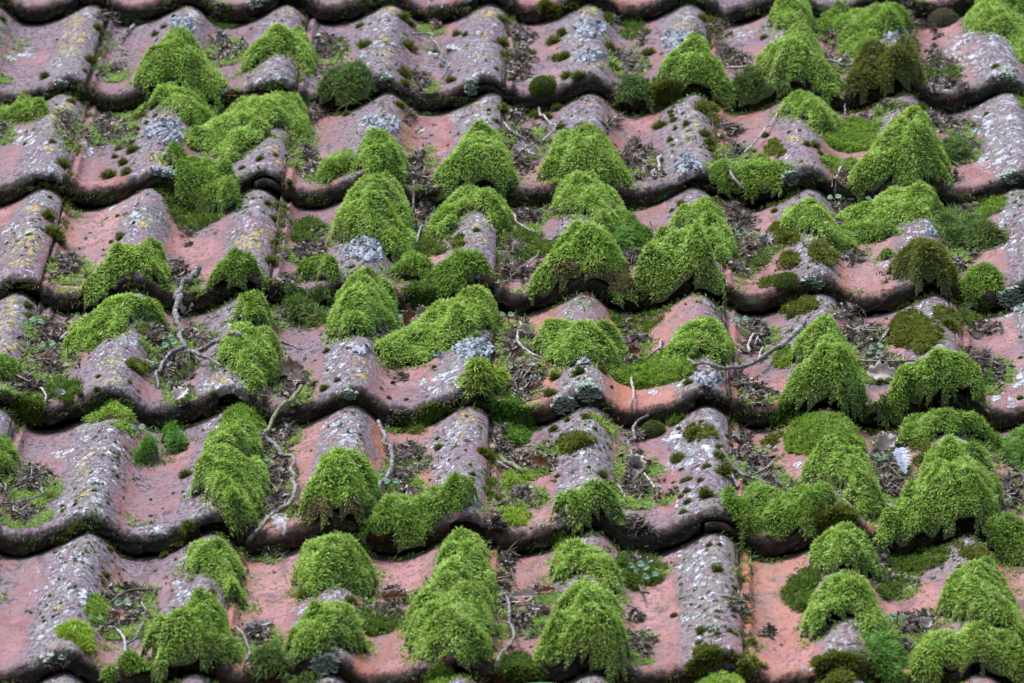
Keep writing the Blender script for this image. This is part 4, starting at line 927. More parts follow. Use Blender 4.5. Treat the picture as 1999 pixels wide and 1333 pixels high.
# ================================================================== small things lying and growing on the tiles
def rot_to(n):
    """roof rotation that also turns local z to the roof-frame direction n"""
    q = Vector((0, 0, 1)).rotation_difference(Vector(n)).to_matrix()
    return ROOF_ROT @ q

def surf_n(u, v, e=.004):
    g = (roof_h(u + e, v) - roof_h(u - e, v)) / (2 * e); f = (roof_h(u, v + e) - roof_h(u, v - e)) / (2 * e)
    n = np.array([-float(g), -float(np.clip(f, -1, 1)), 1.0]); return n / np.linalg.norm(n)

def place_dir(o, base, n, spin, s):
    m = rot_to(n) @ Matrix.Rotation(spin, 3, 'Z')
    o.matrix_world = Matrix.LocRotScale(Vector(to_world(base)), m, Vector((s, s, s)) if np.isscalar(s) else Vector(s))

SPOTS = {}
def where_words(u, v):
    r, j = tile_of(np.array([u]), np.array([v])); r = int(r[0]); j = int(j[0])
    t = (u / WAVE) % 1.0; loc = u - j * TW
    half = 'left' if loc < .15 else 'right'
    if t < .10 or t > .88: part = half + ' crest'
    elif t < .30: part = 'right flank' if loc > .15 or loc < .05 else 'middle flank'
    elif t < .62: part = ('left' if loc < .1 else 'right') + ' pan'
    else: part = ('left' if loc < .1 else 'right') + ' slope'
    return r, j, part
PENDING = []
def later(o, look_, kindw, cat, group, P):
    r, j, part = where_words(P[0], P[1])
    PENDING.append((o, look_, kindw, cat, group, (r, j, part), float(roof2px(np.array(P))[1]), float(roof2px(np.array(P))[0])))

# ------------------------------------------------------------------ round moss tufts
M_TUFT_BODY = clay_plain('moss_tuft_core', (.010, .012, .005), (.03, .028, .012))
def tuft_proto(seed, olive):
    R = np.random.default_rng(seed)
    n = 300
    th = np.arccos(1 - R.random(n) * .95); ph = R.random(n) * 6.283
    stretch = R.uniform(.8, 1.25)
    N = np.stack([np.sin(th) * np.cos(ph), np.sin(th) * np.sin(ph), np.cos(th)], 1)
    lump = 1 + .75 * (vnoise(N[:, 0] * 2.2 + seed, N[:, 1] * 2.2 + N[:, 2], seed) - .5) * 2
    P = N * np.array([.55 * stretch, .55 / stretch, .42]) * lump[:, None] * .01
    V, Q, T3, tip, m = fronds(P * .55, N, nrm(N + R.normal(0, .25, (n, 3))), R.uniform(.0040, .0095, n), R.uniform(.0007, .0012, n), 1.0, R, droop=.02, segs=3)
    # core
    a = np.linspace(0, 2 * math.pi, 11)[:-1]; rings = []
    for q in (0, .5, .85, 1.0):
        rad = math.cos(q * math.pi / 2) * .0052; rings.append(np.stack([np.cos(a) * rad * stretch, np.sin(a) * rad / stretch, np.full(10, math.sin(q * math.pi / 2) * .0042 - .0006)], 1))
    B = np.concatenate(rings); FB = []
    for q in range(3):
        for i in range(10): FB.append((q * 10 + i, q * 10 + (i + 1) % 10, (q + 1) * 10 + (i + 1) % 10, (q + 1) * 10 + i))
    nb = len(B)
    rnd = np.repeat(R.random(n), m)
    return np_mesh('moss_tuft', np.concatenate([B, V]), [np.array(FB), Q + nb, T3 + nb], [M_TUFT_BODY, MM['k']],
                   dict(rnd=np.concatenate([np.zeros(nb), rnd]), tip=np.concatenate([np.zeros(nb), tip]), dead=np.zeros(nb + len(V))),
                   mi=np.concatenate([np.zeros(len(FB), int), np.ones(len(Q) + len(T3), int)]))
PROTO = [tuft_proto(s, s % 4 != 0) for s in range(9)]
TUFTS = {
1: [(970,85,20),(915,145,30),(865,185,28),(540,150,35),(500,330,45),(560,210,25),(780,640,45),(755,720,35),(740,830,45),(690,900,40),(640,870,25),(610,970,50),(710,955,45),(660,825,30),(290,785,25),(140,800,18),(350,910,50),(265,1195,55),(290,1290,65),(655,1200,20),(670,1310,30),(1450,880,35),(1530,860,20),(1550,1140,55),(1520,1210,35),(1490,1130,30),(1890,230,35),(1870,280,35),(1680,60,25),(1690,120,30),(745,1240,15),(320,220,12),(1400,160,12),(275,1095,18),(1610,1010,30),(380,800,35),(400,560,30),(10,100,30),(575,70,25),(470,390,25),(250,420,40),(820,680,20),(870,640,20),(1350,930,25)],
2: [(150,140,30),(210,130,15),(180,240,50),(390,90,45),(430,130,35),(420,250,55),(390,400,55),(400,460,45),(150,560,40),(370,580,40),(30,240,30),(25,280,30),(940,100,40),(690,185,35),(650,280,22),(660,440,40),(940,230,50),(960,300,45),(910,380,20),(980,350,25),(985,440,20),(1280,180,45),(1230,220,55),(1290,310,55),(1110,290,35),(1540,260,50),(1530,100,50),(1560,370,45),(1760,290,45),(1200,450,50),(1370,410,50),(1250,320,40),(1310,420,40),(940,600,50),(985,630,30),(910,670,30),(940,740,40),(1250,600,40),(1270,700,40),(1300,740,40),(1130,640,50),(1200,650,40),(1400,710,50),(1820,610,30),(1820,690,50),(1890,640,25),(1900,665,30),(1950,630,15),(1970,685,30),(1910,715,15),(1880,780,22),(1940,1130,28),(1890,1170,20),(700,745,12),(655,735,10),(870,610,18),(720,655,12),(1520,740,20),(1540,1160,20),(800,1280,25),(80,630,30),(1230,50,60),(1180,20,50),(1340,20,30),(740,190,25),(570,285,20)],
3: [(550,205,28),(400,300,40),(240,110,55),(280,180,30),(200,600,50),(250,600,40),(220,740,50),(240,790,45),(250,830,35),(120,685,32),(30,620,25),(45,660,25),(30,775,25),(100,630,12),(55,715,18),(560,750,35),(690,735,15),(750,725,15),(790,800,30),(830,800,45),(440,790,12),(1840,365,30),(610,1170,32),(620,1140,15),(85,1135,28),(40,1170,18),(200,1110,25),(280,1140,25),(1370,600,50),(1420,600,40),(1190,635,35),(1180,700,25),(1790,890,10),(1790,630,20),(700,190,45),(210,100,40),(860,850,25)],
4: [(300,60,60),(330,100,50),(620,110,18),(670,85,28),(610,660,12),(550,680,15),(510,712,12),(550,860,20),(1820,715,30),(1880,880,20),(1810,920,40),(160,520,40),(150,460,40),(720,890,20),(1255,830,15),(1165,530,10),(1510,210,40),(1530,110,30),(1190,950,30),(1160,1060,25),(540,930,30),(450,960,25),(1650,1140,20),(290,210,30)],
5: [(310,980,22),(410,990,22),(525,975,15),(22,880,22),(565,805,20),(1210,950,50),(1240,860,40),(1370,830,50),(1500,820,40),(1410,1085,30),(1230,1150,35),(1200,1270,30),(585,1205,20),(595,1250,30),(830,1270,50),(860,1300,50),(150,1185,15),(740,1270,10),(1460,1150,18),(1405,1130,12),(1930,1150,20),(1930,1300,35),(800,635,25),(730,860,25),(265,925,15),(110,250,28),(800,45,25),(900,610,35),(1140,850,30),(1310,1100,25),(1550,920,15)],
6: [(1330,460,45),(1310,540,50),(1980,640,15),(1980,755,18),(1980,980,25),(700,520,40),(840,480,20),(860,460,12),(130,890,35),(290,840,45),(200,1110,20),(75,1150,15),(340,1190,20),(300,1300,40),(360,1240,20),(75,1310,40),(30,1090,35),(620,340,35),(1500,600,35),(1260,470,30)],
7: [(420,335,20),(350,345,18),(280,300,35),(1035,165,45),(650,180,20),(840,310,12),(840,400,15),(910,360,10),(845,445,10),(1020,265,12),(965,275,12),(600,330,15),(980,645,14),(330,755,12),(280,845,15),(250,985,18),(300,960,15),(175,940,15),(605,580,30),(590,730,30),(1180,830,30),(1700,840,50),(1740,800,30),(1950,870,40),(360,500,50),(430,450,50),(950,590,45),(1000,520,50),(1050,450,50),(920,620,30),(510,690,15),(570,770,20)],
8: [(590,20,30),(650,90,12),(740,35,10),(765,115,15),(775,165,28),(1200,30,30),(1250,180,20),(1240,210,15),(1340,165,10),(1425,130,15),(1500,170,40),(1540,220,40),(1960,200,30),(1940,290,25),(1980,320,30),(1920,80,50),(90,870,40),(1900,955,25),(1960,380,30),(1110,330,30),(870,280,50),(910,300,40),(1180,310,35),(720,190,20)],
9: [(70,75,45),(230,120,35),(320,150,60),(130,195,25),(195,200,28),(120,260,30),(230,275,60),(125,325,18),(100,380,28),(45,215,15),(10,290,25),(245,560,25),(300,560,18),(290,695,45),(180,635,8),(50,955,25),(200,1040,40),(290,1055,25),(190,1105,30),(380,960,22),(385,800,28),(375,900,30),(360,1040,30),(480,1100,30),(270,875,10),(390,1060,25),(300,20,30),(590,10,30),(685,40,15),(1640,690,30),(1680,590,30),(540,1240,40),(430,1120,30),(90,140,20)]}
_tr = np.random.default_rng(5)
_xy = np.vstack([Z(k, v) for k, v in TUFTS.items()])
_P = px2roof(_xy[:, 0], _xy[:, 1] + _xy[:, 2] * .35, 0.0)
for i, (x, y, rr) in enumerate(_xy):
    P = _P[i]; s = rr / px_per_m(y) / .0098
    g = int(_tr.integers(0, 9)); n_ = surf_n(P[0], P[1]); n_ = nrm(n_ * .7 + np.array([0, -.1, .5]))
    o = link('moss_tuft', PROTO[g], P)
    place_dir(o, P, n_, _tr.random() * 6.28, [s * _tr.uniform(.9, 1.15), s * _tr.uniform(.9, 1.15), s * _tr.uniform(.85, 1.2)])
    size = 'tiny' if rr < 7 else ('small' if rr < 13 else 'bushy')
    later(o, size + (' olive' if g % 4 else ' green'), 'moss tuft', 'moss tuft', 'moss tufts dotted over the tiles', P)

# ------------------------------------------------------------------ tubes: twigs and stems
def bark(name, a, b, c):
    k = NT(name); tc = k.n('ShaderNodeTexCoord').outputs['Object']
    col = k.mix(a, b, k.ramp(k.noise(tc, 170, 4, .65), .35, .65)); col = k.mix(col, c, k.ramp(k.noise(tc, 300, 4, .7), .55, .62))
    bp = k.n('ShaderNodeBump', {'Strength': 1.0, 'Distance': .0015}); k.set(bp, 'Height', k.noise(tc, 300, 3, .6))
    bs = k.n('ShaderNodeBsdfPrincipled', {'Roughness': .8}); k.set(bs, 'Base Color', col); k.set(bs, 'Normal', bp.outputs[0])
    k.t.links.new(bs.outputs[0], k.out.inputs[0]); return k.m
BARK = {'grey': bark('grey_twig_bark', (.060, .050, .044), (.20, .185, .175), (.36, .38, .37)),
        'pale': bark('pale_twig_bark', (.24, .205, .20), (.46, .43, .44), (.08, .06, .05)),
        'dark': bark('dark_twig_bark', (.07, .055, .045), (.14, .11, .09), (.03, .02, .02)),
        'green': bark('green_twig_bark', (.13, .13, .07), (.24, .24, .14), (.10, .09, .05))}
def tube_arrays(path, rad, R, sides=7, knob=.12):
    path = np.array(path)
    # smooth the path
    seg = []
    n = len(path); ext = np.vstack([path[0] * 2 - path[1], path, path[-1] * 2 - path[-2]])
    for i in range(n - 1):
        p0, p1, p2, p3 = ext[i], ext[i + 1], ext[i + 2], ext[i + 3]
        k = max(3, int(np.linalg.norm(p2 - p1) / .004))
        for q in range(k):
            t = q / k
            seg.append(.5 * ((2 * p1) + (-p0 + p2) * t + (2 * p0 - 5 * p1 + 4 * p2 - p3) * t * t + (-p0 + 3 * p1 - 3 * p2 + p3) * t ** 3))
    seg.append(path[-1]); C = np.array(seg); m = len(C)
    C = C + R.normal(0, rad[0] * .16, C.shape)
    if m > 8:
        kn = R.normal(0, rad[0] * 1.1, (max(3, m // 4), 3)); xs = np.linspace(0, m - 1, len(kn)); C = C + np.stack([np.interp(np.arange(m), xs, kn[:, q]) for q in range(3)], 1)
    T = nrm(np.gradient(C, axis=0)); rr = np.linspace(rad[0], rad[1], m) * (1 + knob * R.normal(0, 1, m).clip(-1.2, 2.2))
    ref = nrm(np.cross(T, np.array([.31, .52, .8]))); bi = np.cross(T, ref)
    a = np.linspace(0, 2 * math.pi, sides + 1)[:-1]
    V = (C[:, None] + (ref[:, None] * np.cos(a)[None, :, None] + bi[:, None] * np.sin(a)[None, :, None]) * rr[:, None, None] * (1 + R.normal(0, .06, (m, sides, 1)))).reshape(-1, 3)
    i = np.arange(m * sides).reshape(m, sides); j = np.roll(i, -1, 1)
    Q = np.stack([i[:-1].ravel(), j[:-1].ravel(), j[1:].ravel(), i[1:].ravel()], 1)
    V = np.vstack([V, C[:1] - T[:1] * rad[0] * .3, C[-1:] + T[-1:] * rad[1]])
    Tt = np.concatenate([np.stack([j[0], i[0], np.full(sides, m * sides)], 1), np.stack([i[-1], j[-1], np.full(sides, m * sides + 1)], 1)])
    return V, Q, Tt
def lifted(pts_px, rad, lift):
    P = px2roof(pts_px[:, 0], pts_px[:, 1], rad * .9 + np.asarray(lift))
    return P
TWIGS = [ # window, bark, radius mm (start, end), lift mm, name, label words, path
(1,'grey',1.7,1.3,3,'twig','short grey crooked twig in the top left pan',[(725,140),(680,210),(670,260),(720,295)]),
(2,'grey',2.0,1.7,6,'twig','grey hooked twig arching over a pan near the top',[(450,180),(540,200),(590,260),(620,330),(630,390),(600,430)]),
(2,'pale',1.2,1.0,6,'twig','pale straight twig crossing the topmost lip',[(620,-20),(608,40),(590,90)]),
(2,'grey',1.4,1.2,5,'twig','stubby twig left of a pale one at the top',[(545,-20),(535,25),(520,60)]),
(2,'pale',1.2,1.0,5,'twig','pale slanting twig beside a bent one in litter',[(940,680),(1000,740),(1100,800)]),
(2,'pale',1.5,1.2,6,'twig','pale bent twig over a small leaf heap',[(1140,620),(1210,680),(1230,720),(1160,800)]),
(2,'grey',1.5,1.2,6,'twig','upright twig hanging beside a big moss mound',[(450,1010),(455,1080),(435,1180)]),
(2,'pale',1.4,1.1,4,'twig','slim twig end lying above scruffy moss',[(1000,1190),(1030,1240),(1090,1280),(1140,1290)]),
(2,'grey',1.4,1.4,5,'twig','short upright twig between two right mounds',[(1780,1220),(1790,1320)]),
(2,'pale',2.4,2.0,4,'twig','stubby white stick standing in litter',[(1830,870),(1825,940)]),
(5,'grey',1.5,1.3,5,'twig','grey twig leaning over scruffy middle moss',[(1160,160),(1100,220),(1070,290)]),
(5,'pale',1.4,1.1,7,'twig','pale twig poking out right of white leafy lichen',[(490,40),(460,110),(410,165)]),
(3,'pale',1.3,1.0,8,'twig','thin twig lying between two tall mounds',[(350,370),(430,375),(520,400)]),
(3,'grey',1.6,1.8,9,'twig','forked grey twig on green moss carpet',[(890,330),(980,350),(1060,340)]),
(3,'grey',1.2,1.2,8,'twig','thin stick dropping below a forked twig',[(1015,395),(980,470)]),
(3,'grey',1.4,1.2,8,'twig','thin stick hanging in front of a dark gap',[(1010,500),(1015,570),(1020,640)]),
(3,'grey',1.2,1.2,4,'twig','thin twig right of a rising moss mound',[(1440,620),(1540,690)]),
(3,'pale',1.2,1.4,5,'twig','long pale twig leaning from a crest to a pan',[(620,640),(540,740),(450,850)]),
(3,'pale',1.8,1.5,9,'twig','white bent twig across a ragged moss mat',[(390,890),(355,940),(400,1010),(490,1100)]),
(3,'pale',1.4,1.1,9,'twig','white upright twig above mint seedlings',[(985,890),(950,1000),(935,1090)]),
(3,'pale',1.5,1.3,8,'twig','hooked pale twig beside mint seedlings',[(970,1020),(1040,1060),(1050,1110),(1030,1170)]),
(3,'grey',1.2,.9,4,'twig','thin curled stem at a dark moss heap',[(1560,870),(1640,915)]),
(3,'grey',1.0,.8,4,'twig','fine twig in upper right litter',[(1580,690),(1680,720)]),
(4,'green',2.6,2.2,9,'twig','greenish stick dropping over a lip into litter',[(1690,940),(1600,1010),(1530,1100),(1490,1160),(1470,1230)]),
(7,'grey',2.2,2.6,9,'twig','long curved grey branch beside the striped ridge',[(1480,-20),(1560,30),(1620,90),(1650,160),(1640,250),(1580,340),(1480,410),(1440,460),(1390,545)]),
(4,'pale',1.5,1.2,5,'twig','short pale stick in the left litter pan',[(215,910),(255,980),(240,1090)]),
(4,'pale',1.7,1.4,6,'twig','white stick beside a moss mat on the left',[(400,570),(340,665)]),
(5,'pale',1.6,1.4,7,'twig','white curved twig against a litter pan',[(1050,570),(1025,620),(1050,680),(1100,730),(1160,745)]),
(5,'grey',1.2,1.3,5,'twig','small brown twig by a crumpled leaf',[(430,560),(470,585),(510,590)]),
(5,'pale',1.4,1.6,8,'twig','pale stick laid over moss near a brown leaf',[(1830,650),(1800,710),(1735,775)]),
(6,'grey',1.2,3.2,9,'twig','long bowed lichen covered branch',[(40,720),(140,770),(240,800),(330,815),(450,800),(560,750),(650,690),(730,620),(770,560)]),
(6,'grey',1.1,1.1,5,'twig','thin twig lying flat above looped pale ones',[(400,580),(480,565),(570,550)]),
(6,'grey',1.1,1.1,5,'twig','short twig slanting above looped pale ones',[(400,575),(470,625)]),
(6,'pale',1.5,1.3,6,'twig','looped pale twig, the outer of two',[(470,735),(465,690),(490,640),(540,615)]),
(6,'pale',1.4,1.2,6,'twig','looped pale twig, the inner of two',[(490,700),(510,660),(545,625)]),
(6,'pale',1.4,1.2,4,'twig','short pale twig below two loops',[(530,705),(520,740),(490,770)]),
(6,'grey',1.6,1.3,5,'twig','grey stick left of olive branching moss',[(1265,570),(1220,630),(1170,685)]),
(6,'grey',1.4,1.4,8,'twig','straight twig lying above a big dead leaf',[(1070,770),(1200,770),(1390,765)]),
(6,'dark',1.3,1.3,5,'twig','dark curved twig on bare orange clay',[(1700,770),(1760,760),(1820,765),(1860,790)]),
(6,'pale',2.0,1.8,5,'twig','white peg of wood below a big dead leaf',[(1120,940),(1125,1020)]),
(6,'grey',1.6,1.4,5,'twig','dark grey stub over a bare clay pan',[(395,190),(385,260)]),
(6,'pale',1.2,1.0,6,'twig','pale twig tip near olive moss heads',[(545,60),(500,130)]),
(5,'pale',1.3,1.3,6,'twig','thin wavy twig crossing a lichen spotted lip',[(1655,860),(1680,930),(1665,1000),(1665,1070)]),
(5,'grey',1.8,1.4,6,'twig','crooked twig beside the oval moss ball',[(1760,1075),(1700,1120),(1670,1200),(1650,1270),(1665,1330)]),
(0,'grey',2.5,2.6,8,'twig','long sinuous grey stick right of a domed mound',[(732,820),(752,850),(762,874),(764,905),(762,922),(745,943),(734,960)]),
(8,'green',2.9,2.5,6,'twig','thick olive coloured stick in litter',[(880,20),(960,80),(1030,120),(1090,155)]),
(8,'pale',1.1,1.0,4,'twig','thin white twig below a thick olive stick',[(910,95),(970,130),(1030,165)]),
(8,'pale',1.3,1.2,4,'twig','white stub upright in pan litter',[(410,220),(415,310)]),
(8,'pale',1.4,1.0,6,'twig','small white twig below a curled dead leaf',[(1735,170),(1800,240)]),
(8,'grey',2.4,1.8,6,'twig','hollow brown stem lying in litter',[(1670,215),(1740,150)]),
(8,'pale',1.3,1.2,4,'twig','short pale twig in litter by a shaggy mound',[(1590,230),(1630,300)]),
(8,'grey',1.7,1.9,8,'twig','long curved pale stick between two moss columns',[(955,830),(975,900),(985,970),(1000,1050),(975,1130),(930,1200),(915,1240)]),
(7,'grey',1.5,1.6,7,'twig','bent pale twig below a white leaf scrap',[(1320,1020),(1370,1080),(1385,1150),(1375,1220),(1355,1320)]),
(7,'pale',1.6,1.5,5,'twig','forked whitish twig at the lower left',[(640,1030),(690,1090),(700,1160)]),
(7,'grey',1.2,1.2,5,'twig','curved twig joining a forked whitish one',[(790,1000),(770,1080),(710,1120)]),
(7,'dark',1.7,1.2,6,'twig','dark bent twig on top of a litter pile',[(855,825),(780,820),(690,830),(620,900)]),
(7,'pale',1.2,1.3,5,'twig','white twig slanting across a litter pile',[(770,860),(825,935)]),
(7,'grey',1.2,.9,6,'twig','thin twig arched across the left edge litter',[(0,335),(100,320),(200,290),(270,265)]),
(9,'grey',1.9,1.5,6,'twig','long grey twig running down through litter',[(330,50),(380,120),(440,170),(520,200),(600,270),(660,340)]),
(9,'pale',1.4,1.4,4,'twig','short pale twig left of a long grey one',[(370,170),(400,240)]),
(9,'pale',1.1,1.0,7,'twig','short straw across the litter above moss',[(480,170),(560,130),(600,100)]),
(8,'dark',1.7,1.2,6,'twig','dark broken twig on pink clay by seedlings',[(1700,790),(1740,830),(1780,855)]),
(9,'grey',.8,.6,5,'twig','hair thin stem below a moss ridge',[(1155,490),(1160,560),(1170,590)]),
(8,'dark',.9,.7,4,'twig','hair thin dark stem on bare pink clay',[(990,700),(1010,760),(1030,800)]),
(8,'pale',1.0,1.0,7,'twig','thin pale straw along a curled leaf',[(1000,888),(1060,885),(1120,865)]),
(9,'dark',1.2,1.0,4,'twig','dark twig among litter right of a mound',[(1180,90),(1240,120),(1310,190)]),
(4,'grey',1.0,.9,6,'twig','wispy stem drooping left of a moss mat',[(580,440),(560,490),(480,530)]),
(5,'grey',1.0,.9,4,'twig','thin brown stalk beside a white curved twig',[(1010,690),(990,740),(965,780)]),
]
for i, (zk, bk, r0, r1, lf, nm, lab, path) in enumerate(TWIGS):
    R = np.random.default_rng(300 + i)
    p = Z(zk, path) if zk else np.array(path, float)
    n = len(p); L_ = lf / 1000 * np.sin(np.linspace(.25, math.pi - .25, n)) + .001
    P = lifted(p, r0 / 1000, L_)
    V, Q, Tt = tube_arrays(P, (r0 * .76 / 1000, r1 * .76 / 1000), R, 7, .16)
    base = P[0].copy()
    o = link(nm, np_mesh(nm, V - base, [Q, Tt], [BARK[bk]], smooth=True), base)
    tag(o, lab, 'twig', 'twigs fallen on the roof')

# the large forked twig
def forked():
    R = np.random.default_rng(77)
    main = Z(4, [(1105,270),(1050,310),(1010,400),(985,500),(995,610),(1030,690),(1070,740),(1150,745),(1240,770)])
    P = px2roof(main[:, 0], main[:, 1], np.array([.010, .012, .014, .018, .014, .010, .010, .011, .008]))
    base = P[6].copy()
    root = bpy.data.objects.new('forked_twig', None); root.empty_display_size = .02; COL.objects.link(root); place(root, base)
    tag(root, 'large forked grey twig with three arms lying across a tile', 'twig', 'twigs fallen on the roof')
    V, Q, T_ = tube_arrays(P, (.0031, .0015), R, 9, .20)
    link('twig_stem', np_mesh('twig_stem', V - base, [Q, T_], [BARK['grey']], smooth=True), base, root)
    for q, (pp, lf) in enumerate((([(1070,720),(1180,670),(1250,640),(1340,625),(1440,650),(1560,680),(1690,715)], [.010, .012, .018, .024, .022, .016, .010]),
                           ([(1035,700),(960,730),(910,790),(880,850),(880,900)], [.010, .010, .008, .007, .005]),
                           ([(1060,740),(1095,770),(1090,790)], [.009, .006, .004]),
                           ([(1520,672),(1560,700),(1600,710)], [.018, .014, .012]))):
        pz = Z(4, pp); A = px2roof(pz[:, 0], pz[:, 1], np.array(lf))
        V, Q, T_ = tube_arrays(A, ((.0022, .0021, .0010, .0009)[q], (.0011, .0013, .0006, .0005)[q]), R, 7, .14)
        link('side_branch', np_mesh('side_branch', V - base, [Q, T_], [BARK['grey']], smooth=True), base, root)
forked()

# ------------------------------------------------------------------ dead leaves
def leaf_mat(name, a, b, c, tr=.15):
    k = NT(name); tc = k.n('ShaderNodeTexCoord').outputs['Object']
    col = k.mix(a, b, k.ramp(k.noise(tc, 130, 4, .6), .35, .65)); col = k.mix(col, c, k.ramp(k.noise(tc, 60, 3, .6), .55, .7))
    d = k.n('ShaderNodeBsdfPrincipled', {'Roughness': .7}); k.set(d, 'Base Color', col)
    t = k.n('ShaderNodeBsdfTranslucent'); k.set(t, 0, col); mx = k.n('ShaderNodeMixShader', {0: tr})
    k.t.links.new(d.outputs[0], mx.inputs[1]); k.t.links.new(t.outputs[0], mx.inputs[2]); k.t.links.new(mx.outputs[0], k.out.inputs[0]); return k.m
LM = {'tan': leaf_mat('tan_dead_leaf', (.34, .25, .19), (.48, .40, .33), (.20, .12, .08)),
      'grey': leaf_mat('grey_dead_leaf', (.34, .31, .29), (.50, .46, .43), (.20, .16, .14)),
      'white': leaf_mat('bleached_leaf', (.42, .37, .36), (.58, .53, .52), (.28, .22, .20)),
      'brown': leaf_mat('brown_dead_leaf', (.20, .085, .045), (.34, .17, .10), (.50, .40, .32)),
      'beige': leaf_mat('beige_dead_leaf', (.36, .30, .27), (.50, .44, .41), (.20, .14, .10)),
      'mint': leaf_mat('mint_seedling', (.16, .30, .17), (.24, .38, .23), (.10, .20, .09), .3),
      'green': leaf_mat('fresh_green_leaf', (.09, .32, .12), (.14, .42, .18), (.06, .22, .07), .3),
      'feather': leaf_mat('white_feather', (.42, .46, .56), (.58, .61, .69), (.30, .33, .42), .3)}
def leaf_surface(L, W, R, lobes=4, curl=.5, nu=15, nv=9):
    s = np.linspace(0, 1, nu); t = np.linspace(-1, 1, nv); S, T_ = np.meshgrid(s, t, indexing='ij')
    half = np.sin(np.pi * np.clip(S, 0, 1) ** .8) ** .7 * (1 + .28 * np.sin(S * lobes * 6.283 + R.random() * 6)) 
    x = (S - .5) * L; y = T_ * half * W * .5
    f = vnoise(S * 3 + R.random() * 50, T_ * 2 + 7, 3) - .5; f2 = vnoise(S * 8 + R.random() * 50, T_ * 5 + 7, 4) - .5
    z = curl * W * (np.abs(T_) ** 1.7) * half * (.35 + .5 * R.random()) + f * W * .35 * curl * 1.6 + f2 * W * .14 + .10 * L * curl * np.sin(S * 3.1)
    return np.stack([x, y, z], -1)
def thick_sheet(G, th):
    nu, nv = G.shape[:2]; dx = np.gradient(G, axis=0); dy = np.gradient(G, axis=1); N = nrm(np.cross(dx, dy))
    A = G + N * th / 2; B = G - N * th / 2
    ids = np.arange(nu * nv).reshape(nu, nv); Q = np.stack([ids[:-1, :-1].ravel(), ids[1:, :-1].ravel(), ids[1:, 1:].ravel(), ids[:-1, 1:].ravel()], 1)
    o = nu * nv
    rim = np.concatenate([ids[:, 0], ids[-1, 1:], ids[:-1, -1][::-1], ids[0, 1:-1][::-1]]); rn = np.roll(rim, -1)
    S = np.stack([rim, rim + o, rn + o, rn], 1)
    return np.concatenate([A.reshape(-1, 3), B.reshape(-1, 3)]), np.concatenate([Q, Q[:, ::-1] + o, S])
LEAVES = [ # window, mat, x, y, half length, half width (window px), turn deg, tilt, curl, label
(4,'tan',1620,830,75,50,20,.5,.9,'crumpled tan oak leaf beside a moss mound'),
(4,'tan',1650,880,50,30,-10,.3,.7,'smaller tan leaf scrap under a crumpled leaf'),
(4,'grey',1040,455,60,36,75,.9,.5,'grey oval leaf hanging on the forked twig'),
(4,'tan',280,770,50,30,-20,.3,.8,'crumpled beige leaf in the left litter pan'),
(4,'white',1010,960,60,40,60,.2,.5,'crusty whitish leaf scrap on a pan lip'),
(6,'beige',1210,845,88,52,-8,.45,.5,'large pale lobed leaf beside a curly mound'),
(8,'beige',1700,105,50,50,60,.6,.9,'pale curled leaf atop dark litter'),
(8,'brown',1160,112,62,30,-15,.5,.9,'rust brown curled leaf near the thick olive stick'),
(8,'beige',1075,850,90,28,5,.3,.5,'long pale rolled leaf on pink clay'),
(8,'brown',1190,825,50,22,15,.3,.8,'brown leaf tip at the end of a rolled leaf'),
(7,'white',1565,450,75,42,-75,.3,.6,'white crinkled scrap hanging over a lip'),
(7,'white',1430,1010,85,24,10,.4,.4,'long white leaf scrap on pink clay'),
(7,'beige',1585,280,50,34,20,.4,.7,'pale leaf bit beside the curved branch'),
(7,'brown',660,965,40,45,80,.6,.8,'brown leaf standing in a litter pile'),
(2,'tan',490,730,34,26,30,.3,.7,'little tan leaf alone on a pink slope'),
(2,'white',1045,825,44,26,30,.5,.9,'white curled leaf, left of a pair in litter'),
(2,'white',1110,850,40,34,-40,.5,.9,'white curled leaf, right of a pair in litter'),
(5,'beige',1110,795,52,24,25,.3,.6,'pale narrow leaf beside a litter pan'),
(5,'beige',1070,612,42,24,-10,.3,.8,'cream leaf lump right of a white twig'),
(5,'brown',1680,730,42,30,30,.6,.9,'brown curled leaf between two moss mounds'),
(5,'brown',430,540,45,34,50,.5,.9,'brown crumpled leaf in a mossy hollow'),
(9,'tan',500,80,34,24,-30,.4,.8,'small cream leaf on a heap of litter'),
(9,'white',1455,1000,34,34,60,.5,.6,'white leaf scrap in litter between ridges'),
(6,'beige',1235,1230,70,50,35,.5,.6,'dusty beige leaf behind the white feather'),
(8,'brown',350,860,70,24,5,.4,.8,'dark rolled leaf left of the tall column'),
(8,'brown',1010,1145,40,18,10,.3,.7,'rusty leaf end by a curved pale stick'),
(4,'grey',1060,605,18,40,80,.7,.4,'slim grey leaf beside the forked twig stem'),
(4,'grey',960,225,16,40,-80,.7,.4,'slim grey blade on pink clay above a twig'),
(6,'grey',560,100,34,40,80,.7,.6,'dry grey leaf beside olive moss heads'),
(8,'grey',1640,400,26,50,80,.3,.5,'grey leaf scrap right of a shaggy mound'),
(4,'grey',340,950,20,30,70,.6,.5,'small grey leaf upright in left moss'),
(5,'beige',500,500,35,28,30,.6,.8,'pale crumpled leaf at a mound foot'),
(1,'brown',1300,530,40,20,0,.5,.9,'brown leaf arching out of a lip gap'),
]
